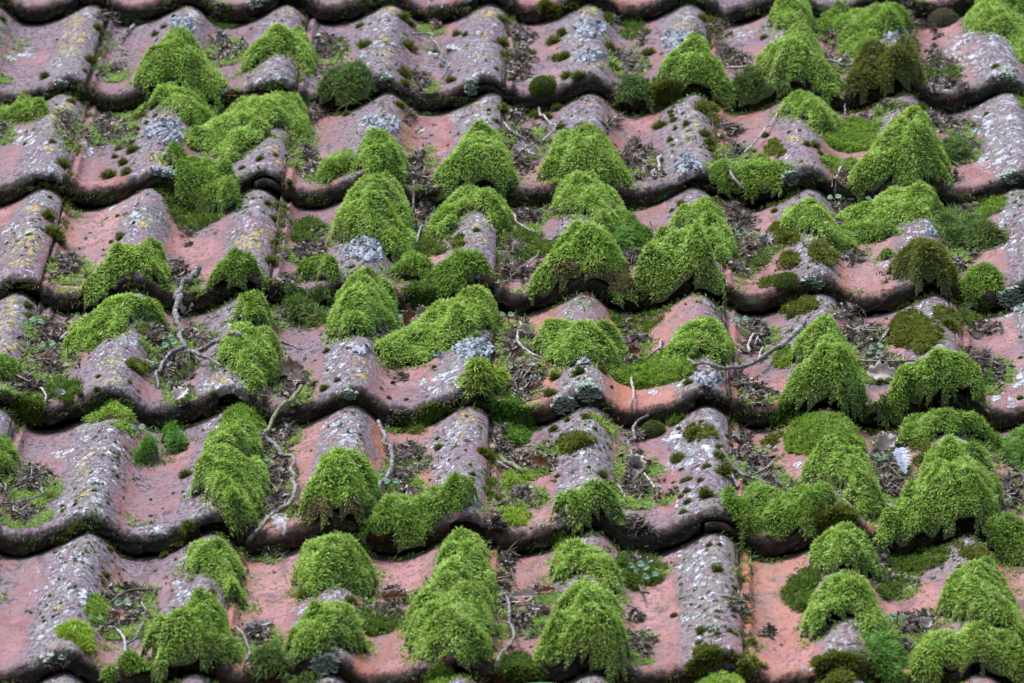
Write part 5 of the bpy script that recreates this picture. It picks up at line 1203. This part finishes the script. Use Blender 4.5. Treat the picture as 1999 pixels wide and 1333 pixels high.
def put_leaf(i, nm, mat, x, y, hl, hw, turn, tilt, curl, lab, cat, grp, zk, lobes=4, lift=.004):
    R = np.random.default_rng(900 + i)
    q = Z(zk, [(x, y)])[0]; m = px_per_m(q[1]); L_ = 2 * hl * ZS / m; W_ = 2 * hw * ZS / m
    P = px2roof([q[0]], [q[1] + hw * ZS * .5], lift)[0]
    G = leaf_surface(L_, W_, R, lobes, curl)
    a = math.radians(turn); tl = tilt + .35
    rx = np.array([[1, 0, 0], [0, math.cos(tl), -math.sin(tl)], [0, math.sin(tl), math.cos(tl)]])
    rz = np.array([[math.cos(a), -math.sin(a), 0], [math.sin(a), math.cos(a), 0], [0, 0, 1]])
    G = (G @ rz.T) @ rx.T; G[..., 2] += W_ * .25
    V, F = thick_sheet(G, .0004 + .0001 * R.random())
    o = link(nm, np_mesh(nm, V, [F], [LM[mat]], smooth=True), P)
    tag(o, lab, cat, grp); return o, P, G
for i, (zk, mt, x, y, hl, hw, turn, tilt, curl, lab) in enumerate(LEAVES):
    put_leaf(i, 'dead_leaf', mt, x, y, hl, hw, turn, tilt, curl, lab, 'leaf', 'dead leaves on the roof', zk)

# feather: a shaft with many barbs
def feather():
    R = np.random.default_rng(4); q = Z(9, [(1300, 25), (1320, 90), (1335, 165)]); P = px2roof(q[:, 0], q[:, 1], np.array([.012, .013, .006]))
    root = bpy.data.objects.new('feather', None); COL.objects.link(root); root.empty_display_size = .01; place(root, P[1]); b = P[1].copy()
    tag(root, 'small bluish white feather between two moss mounds', 'feather')
    V, Q, T_ = tube_arrays(P, (.0005, .0003), R, 5, .02)
    link('shaft', np_mesh('shaft', V - b, [Q, T_], [LM['feather']], smooth=True), b, root)
    n = 260; t = R.random(n); C = P[0] + (P[2] - P[0]) * t[:, None] + np.array([0, 0, .004]) * np.sin(t * 3.14)[:, None]
    sd = np.where(R.random(n) < .5, -1, 1); D = np.stack([sd * 1.0, -.9 + R.normal(0, .3, n), .15 + R.normal(0, .15, n)], 1)
    V, Q, T3, tip, m = fronds(C, np.tile([0, -.3, 1.0], (n, 1)), nrm(D), R.uniform(.006, .011, n) * np.sin(np.clip(t * 2.6 + .4, 0, 3)), R.uniform(.0012, .002, n), .1, R, droop=.1)
    link('vane', np_mesh('vane', V - b, [Q, T3], [LM['feather']]), b, root)
feather()

# ------------------------------------------------------------------ seedlings
SEEDL = [(1,1210,945),(2,1720,360),(2,1600,1305),(3,940,1105),(3,1010,1105),(3,1150,1110),(3,1730,720),(4,455,525),(4,160,555),(4,270,685),(4,950,680),(4,930,640),(4,780,1140),(5,980,525),(5,350,535),(5,460,630),(5,460,30),(5,1610,75),(6,420,60),(6,1160,700),(6,1170,730),(6,410,540),(6,1020,65),(6,1195,1315),(7,540,965),(7,690,885),(7,1470,95),(8,370,520),(8,1690,680),(8,1720,705),(8,1755,735),(8,1720,565),(8,200,160),(8,290,170),(8,320,205),(9,1210,75),(9,1250,950),(5,1400,462),(4,210,555),(9,1290,960)]
def seedling(i, zk, x, y):
    R = np.random.default_rng(700 + i); q = Z(zk, [(x, y)])[0]
    P = px2roof([q[0]], [q[1] + 3], .008)[0]
    foot = P.copy(); foot[2] -= .005 
    root = bpy.data.objects.new('seedling', None); COL.objects.link(root); root.empty_display_size = .005; place(root, foot)
    top = np.array([R.normal(0, .001), -.001, P[2] - foot[2] + .0015])
    V, Q, T_ = tube_arrays(np.array([[0, 0, 0], top * .5 + [.0006, 0, 0], top]), (.0005, .0004), R, 5, .02)
    link('stem', np_mesh('stem', V, [Q, T_], [LM['mint']], smooth=True), foot, root)
    for s in (-1, 1):
        G = leaf_surface(R.uniform(.0045, .0070), R.uniform(.004, .0055), R, 0, .3, 8, 5)
        a = R.uniform(-.5, .5); G = G + np.array([s * .0040, 0, .0006]); G = G @ np.array([[math.cos(a), math.sin(a), 0], [-math.sin(a), math.cos(a), 0], [0, 0, 1]])
        G = G @ np.array([[1, 0, 0], [0, .8, .6], [0, -.6, .8]])
        V, F = thick_sheet(G + top, .0003)
        link('seed_leaf', np_mesh('seed_leaf', V, [F], [LM['mint']], smooth=True), foot, root)
    later(root, 'mint green two leaved', 'seedling', 'seedling', 'seedlings sprouting in the moss', P)
for i, s in enumerate(SEEDL): seedling(i, *s)
o, P, G = put_leaf(50, 'green_leaf', 'green', 1140, 1352, 150, 15, 4, .1, .25, 'fresh green leaf cut by the bottom frame edge', 'leaf', None, 8, 0, .012)

# ------------------------------------------------------------------ leafy and crusty lichens
def lich_mat(name, a, b, c):
    k = NT(name); tc = k.n('ShaderNodeTexCoord').outputs['Object']
    col = k.mix(a, b, k.noise(tc, 260, 4, .6)); col = k.mix(col, c, k.ramp(k.noise(tc, 150, 3, .6), .52, .68))
    bs = k.n('ShaderNodeBsdfPrincipled', {'Roughness': .85}); k.set(bs, 'Base Color', col)
    k.t.links.new(bs.outputs[0], k.out.inputs[0]); return k.m
LI = {'w': lich_mat('pale_blue_lichen', (.18, .205, .24), (.39, .43, .49), (.09, .10, .11)),
      'g': lich_mat('grey_green_lichen', (.17, .225, .195), (.30, .37, .32), (.10, .13, .10))}
LICH = [(1,'w',1030,150,80,50,'leafy pale lichen above the tall moss mound'),(1,'w',920,740,115,62,'leafy pale lichen ruff across a left crest'),(1,'w',855,958,26,26,'round pale lichen knob on a left lip'),(1,'g',940,965,34,34,'round green grey lichen disc on a left lip'),
(2,'w',1430,165,82,46,'leafy lichen clump on a top crest, the upper'),(2,'w',1440,312,74,30,'leafy lichen strip on a top crest, the lower'),(2,'w',270,700,105,55,'leafy lichen ruff above the upper round mound'),
(3,'w',60,230,72,58,'leafy lichen patch left of a rounded mound'),(3,'w',120,925,82,42,'leafy white lichen above a shaded lip'),(3,'w',1250,205,56,22,'white lichen crumbs on green moss carpet'),
(5,'w',190,140,135,85,'largest leafy blue white lichen, amid moss'),(5,'w',780,715,110,50,'wide leafy lichen below crescent moss'),(5,'w',165,720,44,24,'small dark edged lichen rosette on a ridge'),
(5,'g',1290,1025,66,48,'green grey crusty lichen on a lip slope'),(5,'g',1420,950,64,60,'green grey lichen patch on a crest'),(6,'w',240,880,70,44,'leafy lichen on a crest right below the bowed branch'),
(6,'w',1290,260,36,56,'small leafy lichen left of the olive brown heap'),(6,'w',1480,60,34,24,'tiny leafy lichen above the olive brown heap'),(6,'g',805,330,32,22,'green grey lichen disc on a lip, left of two'),(6,'g',850,350,28,26,'green grey lichen disc on a lip, right of two'),
(3,'g',700,995,50,42,'green grey lichen disc above a dark lip'),(3,'g',1905,430,52,48,'green grey lichen on the top right lip'),(3,'g',1930,990,60,36,'green grey lichen on a right edge lip'),(6,'g',1945,430,86,66,'large folded green grey lichen at the right edge'),
(7,'g',288,1215,24,28,'pale lichen disc at bottom left, left of two'),(7,'g',350,1215,34,32,'pale lichen disc at bottom left, right of two'),(7,'g',1810,1235,76,58,'green grey lichen below a bottom moss mound'),(2,'g',300,455,30,30,'round lichen disc beside dark tufts at the top'),
(2,'g',770,490,36,44,'green grey lichen at a seam notch'),(1,'g',1425,20,40,30,'pale green lichen blotch on the topmost lip'),(4,'g',1950,970,32,30,'round green grey lichen beside olive tufts'),(5,'g',92,970,28,26,'round green grey lichen on a shaded lip left'),
(5,'w',580,735,30,26,'small leafy lichen left of a wide one'),(5,'w',1360,780,60,24,'white lichen rim at a crest head'),(1,'g',340,470,34,20,'faint lichen patch at a left lip corner'),(4,'g',850,790,24,20,'little lichen fleck on a right flank')]
def lichen(i, zk, kd, x, y, rx, ry, lab):
    R = np.random.default_rng(500 + i); q = Z(zk, [(x, y, rx, ry)])[0]
    n = int(max(10, rx * ry * ZS * ZS / (4.2 if kd == 'w' else 3.6))); n = min(n, 520)
    a = R.random(n) * 6.283; rr = np.sqrt(R.random(n)); X = q[0] + np.cos(a) * rr * q[2]; Y = q[1] + np.sin(a) * rr * q[3]
    ok = vnoise(X * .16 + i, Y * .22, 5) > (.42 if kd == 'w' else .15); X, Y = X[ok], Y[ok]
    P = px2roof(X, Y, 0.0007); b = P.mean(0); VV, FF = [], []; c = 0
    for p in P:
        s = (R.uniform(.0014, .0034) if kd == 'w' else R.uniform(.0014, .0028))
        m = 8; t = np.linspace(0, 6.283, m + 1)[:-1]; rad = s * (1 + .35 * R.normal(0, 1, m)).clip(.4, 1.7)
        tlt = R.uniform(.3, 1.25) if kd == 'w' else R.uniform(0, .5); az = R.normal(0, .9)
        el = np.stack([np.cos(t) * rad, np.sin(t) * rad, .30 * rad * np.cos(2 * t + R.random() * 6) + (.25 * s)], 1)
        in_ = el * .45; in_[:, 2] = el[:, 2] * .2 + .0001
        L_ = np.vstack([el, in_, [[0, 0, 0]]])
        rx_ = np.array([[1, 0, 0], [0, math.cos(tlt), -math.sin(tlt)], [0, math.sin(tlt), math.cos(tlt)]]); rz_ = np.array([[math.cos(az), -math.sin(az), 0], [math.sin(az), math.cos(az), 0], [0, 0, 1]])
        L_ = (L_ @ rx_.T) @ rz_.T; L_[:, 2] += (s * .55 * math.sin(tlt)) + R.random() * .0012
        lo = L_ * .96 - [0, 0, .0005]
        VV.append(np.vstack([L_, lo]) + p - b); k2 = 2 * m + 1
        for e in range(m):
            f = (e + 1) % m
            FF += [(c + e, c + f, c + m + f, c + m + e), (c + e + k2, c + m + e + k2, c + m + f + k2, c + f + k2), (c + e, c + e + k2, c + f + k2, c + f)]
            FF += [(c + m + e, c + m + f, c + 2 * m), (c + m + f + k2, c + m + e + k2, c + 2 * m + k2)]
        c += 2 * k2
    if not VV: return
    o = link('lichen', np_mesh('lichen', np.vstack(VV), [np.array([f for f in FF if len(f) == 4]), np.array([f for f in FF if len(f) == 3])], [LI[kd]], smooth=True), b)
    tag(o, lab, 'lichen', 'lichens on the tiles')
for i, l in enumerate(LICH): lichen(i, *l)

# ------------------------------------------------------------------ labels for the many small things
_g = {}
for rec in PENDING: _g.setdefault((rec[2], rec[1], rec[5]), []).append(rec)
for key, recs in _g.items():
    recs.sort(key=lambda q: (q[6], q[7]))
    for n_, (o, lk, kw, cat, grp, (r, j, part), y, x) in enumerate(recs):
        lab = '%s %s' % (lk, kw)
        if len(recs) > 1: lab += ', ' + (('upper', 'lower')[n_] if len(recs) == 2 else ORD[n_ + 1] + ' down')
        lab += ' on the %s of %s tile, %s course' % (part, col_word(r, j), course_word(r))
        tag(o, lab, cat, grp)

# ------------------------------------------------------------------ stuff: leaf litter, moss specks, moss fuzz on the lips
LIT = {1: [(1260,280,90,60),(620,720,110,90),(1830,280,80,60),(1700,880,80,50),(1300,545,60,35),(620,400,70,40),(20,740,40,50),(1240,90,60,50),(0,430,40,20),(380,720,50,90),(1740,950,60,40)],
 2: [(500,480,60,50),(1060,790,110,90),(480,900,80,80),(1080,1220,110,60),(1650,360,80,60),(1700,900,90,60),(460,1290,50,40),(560,160,60,30),(1750,980,70,50),(300,1000,20,20),(1600,330,60,40),(520,1020,40,60)],
 3: [(1540,400,90,60),(1640,820,90,70),(930,200,50,40),(380,850,80,40),(1100,680,80,30),(1690,1170,80,40),(980,1180,60,30),(400,340,60,30),(1380,60,60,50),(1600,700,90,30),(1000,360,60,30),(1250,600,60,30)],
 4: [(400,270,90,60),(280,650,130,90),(270,800,130,80),(1010,330,80,60),(1090,650,90,60),(960,820,110,80),(1630,900,90,60),(1590,1180,60,60),(1720,170,110,50),(1000,960,60,50),(860,650,60,60),(150,920,120,60),(1760,110,60,60),(1550,540,40,40),(1640,960,70,50)],
 5: [(430,510,80,50),(1010,620,90,60),(1000,740,80,80),(1030,960,110,90),(1680,680,70,60),(410,1300,80,50),(1060,850,90,60),(1650,180,60,50),(1180,1270,60,30),(1000,180,70,60),(330,1110,30,60)],
 6: [(470,170,80,90),(1120,640,70,60),(1200,820,120,60),(520,650,80,90),(520,970,80,40),(1830,850,80,80),(1660,170,60,40),(1240,1240,60,50),(1160,780,90,40),(450,290,30,20),(1660,880,40,40),(1130,700,70,50),(580,130,50,40)],
 7: [(170,240,120,80),(1550,170,70,130),(1550,340,70,60),(720,940,120,110),(1430,1090,100,70),(60,160,60,50),(720,840,110,40),(1500,620,70,30),(120,400,120,50),(650,1000,70,60),(180,200,60,50),(1460,30,50,60),(620,860,40,60)],
 8: [(420,100,90,60),(380,220,90,80),(1080,110,120,60),(1070,300,100,50),(1700,130,90,70),(1720,280,140,60),(280,960,130,70),(350,850,90,30),(1050,1010,90,60),(960,900,50,50),(1710,1130,70,80),(1700,700,110,60),(1130,960,60,40),(420,300,60,30),(1640,240,50,70),(1160,850,70,30)],
 9: [(500,130,110,90),(580,240,100,70),(1240,130,80,60),(1290,260,80,70),(1930,300,60,80),(1290,790,90,50),(1370,1030,110,60),(1210,690,40,40),(1440,1000,60,50),(1500,110,20,20),(420,90,70,50),(1930,240,70,60),(1330,1160,60,50)]}
def litter():
    R = np.random.default_rng(31)
    q = np.vstack([Z(k, v) for k, v in LIT.items()])
    # crumbs caught along the foot of the steep flanks and behind the lips
    m = 800; uu = np.floor(R.uniform(-12, 12, m)) * WAVE + WAVE * R.normal(.34, .07, m); vv = R.uniform(-2.4, 0, m)
    xx, yy = roof2px(np.stack([uu, vv, roof_h(uu, vv)], 1)); ok = (xx > 0) & (xx < 2000) & (yy > 0) & (yy < 1333) & (R.random(m) < .25 + .75 * np.exp(-((xx - 1250) / 650) ** 2)) & ~((yy > 1050) & (R.random(m) < .7)) 
    q = np.vstack([q, np.stack([xx[ok], yy[ok], R.uniform(9, 26, ok.sum()), R.uniform(8, 18, ok.sum())], 1)])
    VV = []; Q4 = []; mi = []; c = 0
    LMs = [leaf_mat('litter_' + n, *cc) for n, cc in (('brown', ((.075, .050, .036), (.15, .105, .080), (.04, .028, .02))), ('dark', ((.022, .018, .015), (.05, .04, .034), (.014, .011, .009))),
           ('tan', ((.26, .19, .14), (.42, .34, .28), (.12, .08, .06))), ('grey', ((.22, .20, .19), (.40, .38, .37), (.10, .09, .085))))]
    for x, y, rx, ry in q:
        n = int(min(1200, max(110, rx * ry * 1.5)))
        a = R.random(n) * 6.283; rr = R.random(n) ** .62 * 1.4; X = x + np.cos(a) * rr * rx; Y = y + np.sin(a) * rr * ry
        kk = vnoise(X * .075 + x, Y * .10, 71) > .40 + .25 * (rr > .8); X, Y, rr = X[kk], Y[kk], rr[kk]; n = len(X)
        if n == 0: continue
        P = px2roof(X, Y, .0); hp = .0095 * np.clip(1 - rr, 0, 1) * R.random(n)
        P[:, 2] += hp + .0005
        for p, w in zip(P, rr):
            kind = R.random()
            if kind < .36: L_, W_ = R.uniform(.006, .021), R.uniform(.0006, .0014)        # stalks
            else: L_, W_ = R.uniform(.0025, .0085), R.uniform(.0015, .0042)               # flakes
            az = R.random() * 6.283; el = R.normal(.15, .45); rl = R.normal(0, .9)
            d = np.array([math.cos(az) * math.cos(el), math.sin(az) * math.cos(el), abs(math.sin(el))]); s = nrm(np.cross(d, [0, 0, 1.0])); up = np.cross(s, d)
            s = s * math.cos(rl) + up * math.sin(rl); nn = np.cross(s, d)
            k = R.uniform(-.35, .35)
            for t, ww in ((-.5, .3), (-.15, .9), (.2, R.uniform(.6, 1.1)), (.5, .15)):
                cc = p + d * L_ * t + nn * L_ * k * t * t + [0, 0, .0012]
                VV.append(cc - s * W_ * ww * .5); VV.append(cc + s * W_ * ww * .5)
            for e in range(3): Q4.append((c + 2 * e, c + 2 * e + 1, c + 2 * e + 3, c + 2 * e + 2))
            m = R.choice(4, p=[.33, .37, .15, .15]); mi += [m] * 3; c += 8
    V = np.array(VV); b = V.mean(0)
    o = link('leaf_litter', np_mesh('leaf_litter', V - b, [np.array(Q4)], LMs, mi=mi), b)
    tag(o, 'brown crumbs of leaf litter gathered in the pans between ridges', 'leaf litter', kind='stuff')
litter()

def scatter_fronds(name, label, X, Y, kind, per, spread, L_, W_, up, R, lift=0.0, droop=.1):
    P = px2roof(X, Y, lift); P = np.repeat(P, per, 0); n = len(P)
    P[:, :2] += R.normal(0, 1, (n, 2)) * np.repeat(np.atleast_1d(spread) * np.ones(len(X)), per)[:, None]
    P[:, 2] = np.minimum(roof_h(P[:, 0], P[:, 1]), P[:, 2] + .002)
    N = np.tile([0, -.35, 1.0], (n, 1)); D = R.normal(0, 1, (n, 3)) + [0, -.4, 0]; D[:, 2] = 0
    V, Q, T3, tip, m = fronds(P, nrm(N), nrm(D), R.uniform(.6, 1.3, n) * L_, R.uniform(.7, 1.3, n) * W_, up, R, droop=droop, segs=2)
    b = V.mean(0)
    me = np_mesh(name, V - b, [Q, T3], [MM[kind]], dict(rnd=np.repeat(R.random(n) * .8, m), tip=tip, dead=np.repeat((R.random(n) < .1).astype(float), m)))
    o = link(name, me, b); tag(o, label, 'moss', kind='stuff')

def specks():
    R = np.random.default_rng(61)
    n = 13000; X = R.random(n) * 2040 - 20; Y = R.random(n) * 1360 - 10
    P = px2roof(X, Y, 0); t = (P[:, 0] / WAVE) % 1; hh = np.interp(t, _fine, _ff)
    dens = .10 + .55 * np.clip(1 + hh, 0, 1) + .5 * np.exp(-((t - .17) / .05) ** 2)
    nz = vnoise(P[:, 0] * 14, P[:, 1] * 7, 31); keep = (R.random(n) < dens * np.clip((nz - .30) * 2.4, 0.04, 1)); X, Y = X[keep], Y[keep]
    sz = R.uniform(.0004, .0016, len(X)) * R.choice([1, 1, 1, 1.7], len(X))
    scatter_fronds('moss_specks', 'dark pinhead specks of moss sprinkled over the clay', X, Y, 'd', 14, sz, .0024, .0009, 1.2, R)
specks()

def lip_fuzz():
    R = np.random.default_rng(62); X = []; Y = []
    for r in range(0, 8):
        n = 9000; u = R.uniform(-1.25, 1.3, n)
        v = -r * LEN + jit('dv', np.full(n, r), np.floor((u - SEAM) / TW).astype(int)) + .0005
        h = roof_h(u, v + .002) - R.uniform(.001, .0165, n) - .003
        P = np.stack([u, v - .0004, h], 1); x, y = roof2px(P); nz = vnoise(u * 17 + r * 5.3, h * 120, 41) ; nz2 = vnoise(u * 60 + r, h * 300, 42)
        k = (nz > .56) & (nz2 > .42) & (x > -30) & (x < 2030) & (y > -20) & (y < 1360); X.append(P[k])
    P = np.concatenate(X); n0 = len(P); P = np.repeat(P, 3, 0); n = len(P); P += R.normal(0, .0008, (n, 3)); P[:, 1] = np.minimum(P[:, 1], np.repeat(P[::3, 1], 3) * 1.0)
    N = np.tile([0, -1.0, .15], (n, 1)); D = R.normal(0, 1, (n, 3)) * [1, .4, .6] + [0, -.6, -.3]
    V, Q, T3, tip, m = fronds(P, N, nrm(D), R.uniform(.0015, .0046, n), R.uniform(.0005, .0010, n), .6, R, droop=.25, segs=2)
    b = V.mean(0)
    o = link('lip_moss', np_mesh('lip_moss', V - b, [Q, T3], [MM['d']], dict(rnd=np.repeat(R.random(n) * .7, m), tip=tip * .75, dead=np.repeat((R.random(n) < .25).astype(float), m))), b)
    tag(o, 'short dark moss fuzz clinging to the lower lips of the tiles', 'moss', kind='stuff')
lip_fuzz()

def pan_moss():
    """thin ragged strands around the litter and at the foot of seams"""
    R = np.random.default_rng(63); q = np.vstack([Z(k, v) for k, v in LIT.items()]); X = []; Y = []
    for x, y, rx, ry in q:
        n = int(rx * ry * .30); a = R.random(n) * 6.283; rr = R.random(n) ** .45 * 1.25
        X.append(x + np.cos(a) * rr * rx); Y.append(y + np.sin(a) * rr * ry)
    m = 3200; uu = np.floor(R.uniform(-12, 12, m)) * WAVE + WAVE * R.normal(.30, .08, m); vv = R.uniform(-2.4, 0, m); v2 = vnoise(uu * 7 + 3, vv * 8, 57); xx, yy = roof2px(np.stack([uu, vv, roof_h(uu, vv)], 1)); ok = (v2 > .52) & (xx > 0) & (xx < 2000) & (yy > 0) & (yy < 1333)
    X.append(np.repeat(xx[ok], 3) + R.normal(0, 8, 3 * ok.sum())); Y.append(np.repeat(yy[ok], 3) + R.normal(0, 6, 3 * ok.sum()))
    X = np.concatenate(X); Y = np.concatenate(Y); nz = vnoise(X * .05, Y * .07, 51); k = nz > .38
    scatter_fronds('creeping_moss', 'thin creeping moss strands woven through the leaf litter', X[k], Y[k], 'm', 9, .0032, .006, .0009, .5, R, .002, .2)
pan_moss()

def seam_moss():
    R = np.random.default_rng(64); P = []
    for j in range(-6, 7):
        n = 2600; v = R.uniform(-2.45, .02, n); u = j * TW + .0185 + R.normal(0, .0026, n) + .003
        nz = vnoise(v * 16 + j * 9.7, u * 0 + j, 52); nz2 = vnoise(v * 60 + j * 3.7, u * 0 + 2, 53)
        k = (nz > .44) & (nz2 > .35); P.append(np.stack([u[k], v[k]], 1))
    P = np.concatenate(P); h = roof_h(P[:, 0], P[:, 1]); A = np.column_stack([P, h]); x, y = roof2px(A); k = (x > -20) & (x < 2020) & (y > -20) & (y < 1350); A = A[k]
    n0 = len(A); A = np.repeat(A, 3, 0); n = len(A); A[:, :2] += R.normal(0, .0011, (n, 2)); A[:, 2] = roof_h(A[:, 0], A[:, 1])
    V, Q, T3, tip, m = fronds(A, np.tile([.4, -.2, 1.0], (n, 1)), nrm(R.normal(0, 1, (n, 3)) * [1, 1, 0] + [.1, -.3, 0]), R.uniform(.0018, .0050, n), R.uniform(.0006, .0012, n), 1.1, R, droop=.05, segs=2)
    b = V.mean(0)
    o = link('seam_moss', np_mesh('seam_moss', V - b, [Q, T3], [MM['o']], dict(rnd=np.repeat(R.random(n), m), tip=tip * .8, dead=np.repeat((R.random(n) < .12).astype(float), m))), b)
    tag(o, 'dark crumbly moss growing along the seams between tiles', 'moss', kind='stuff')
seam_moss()
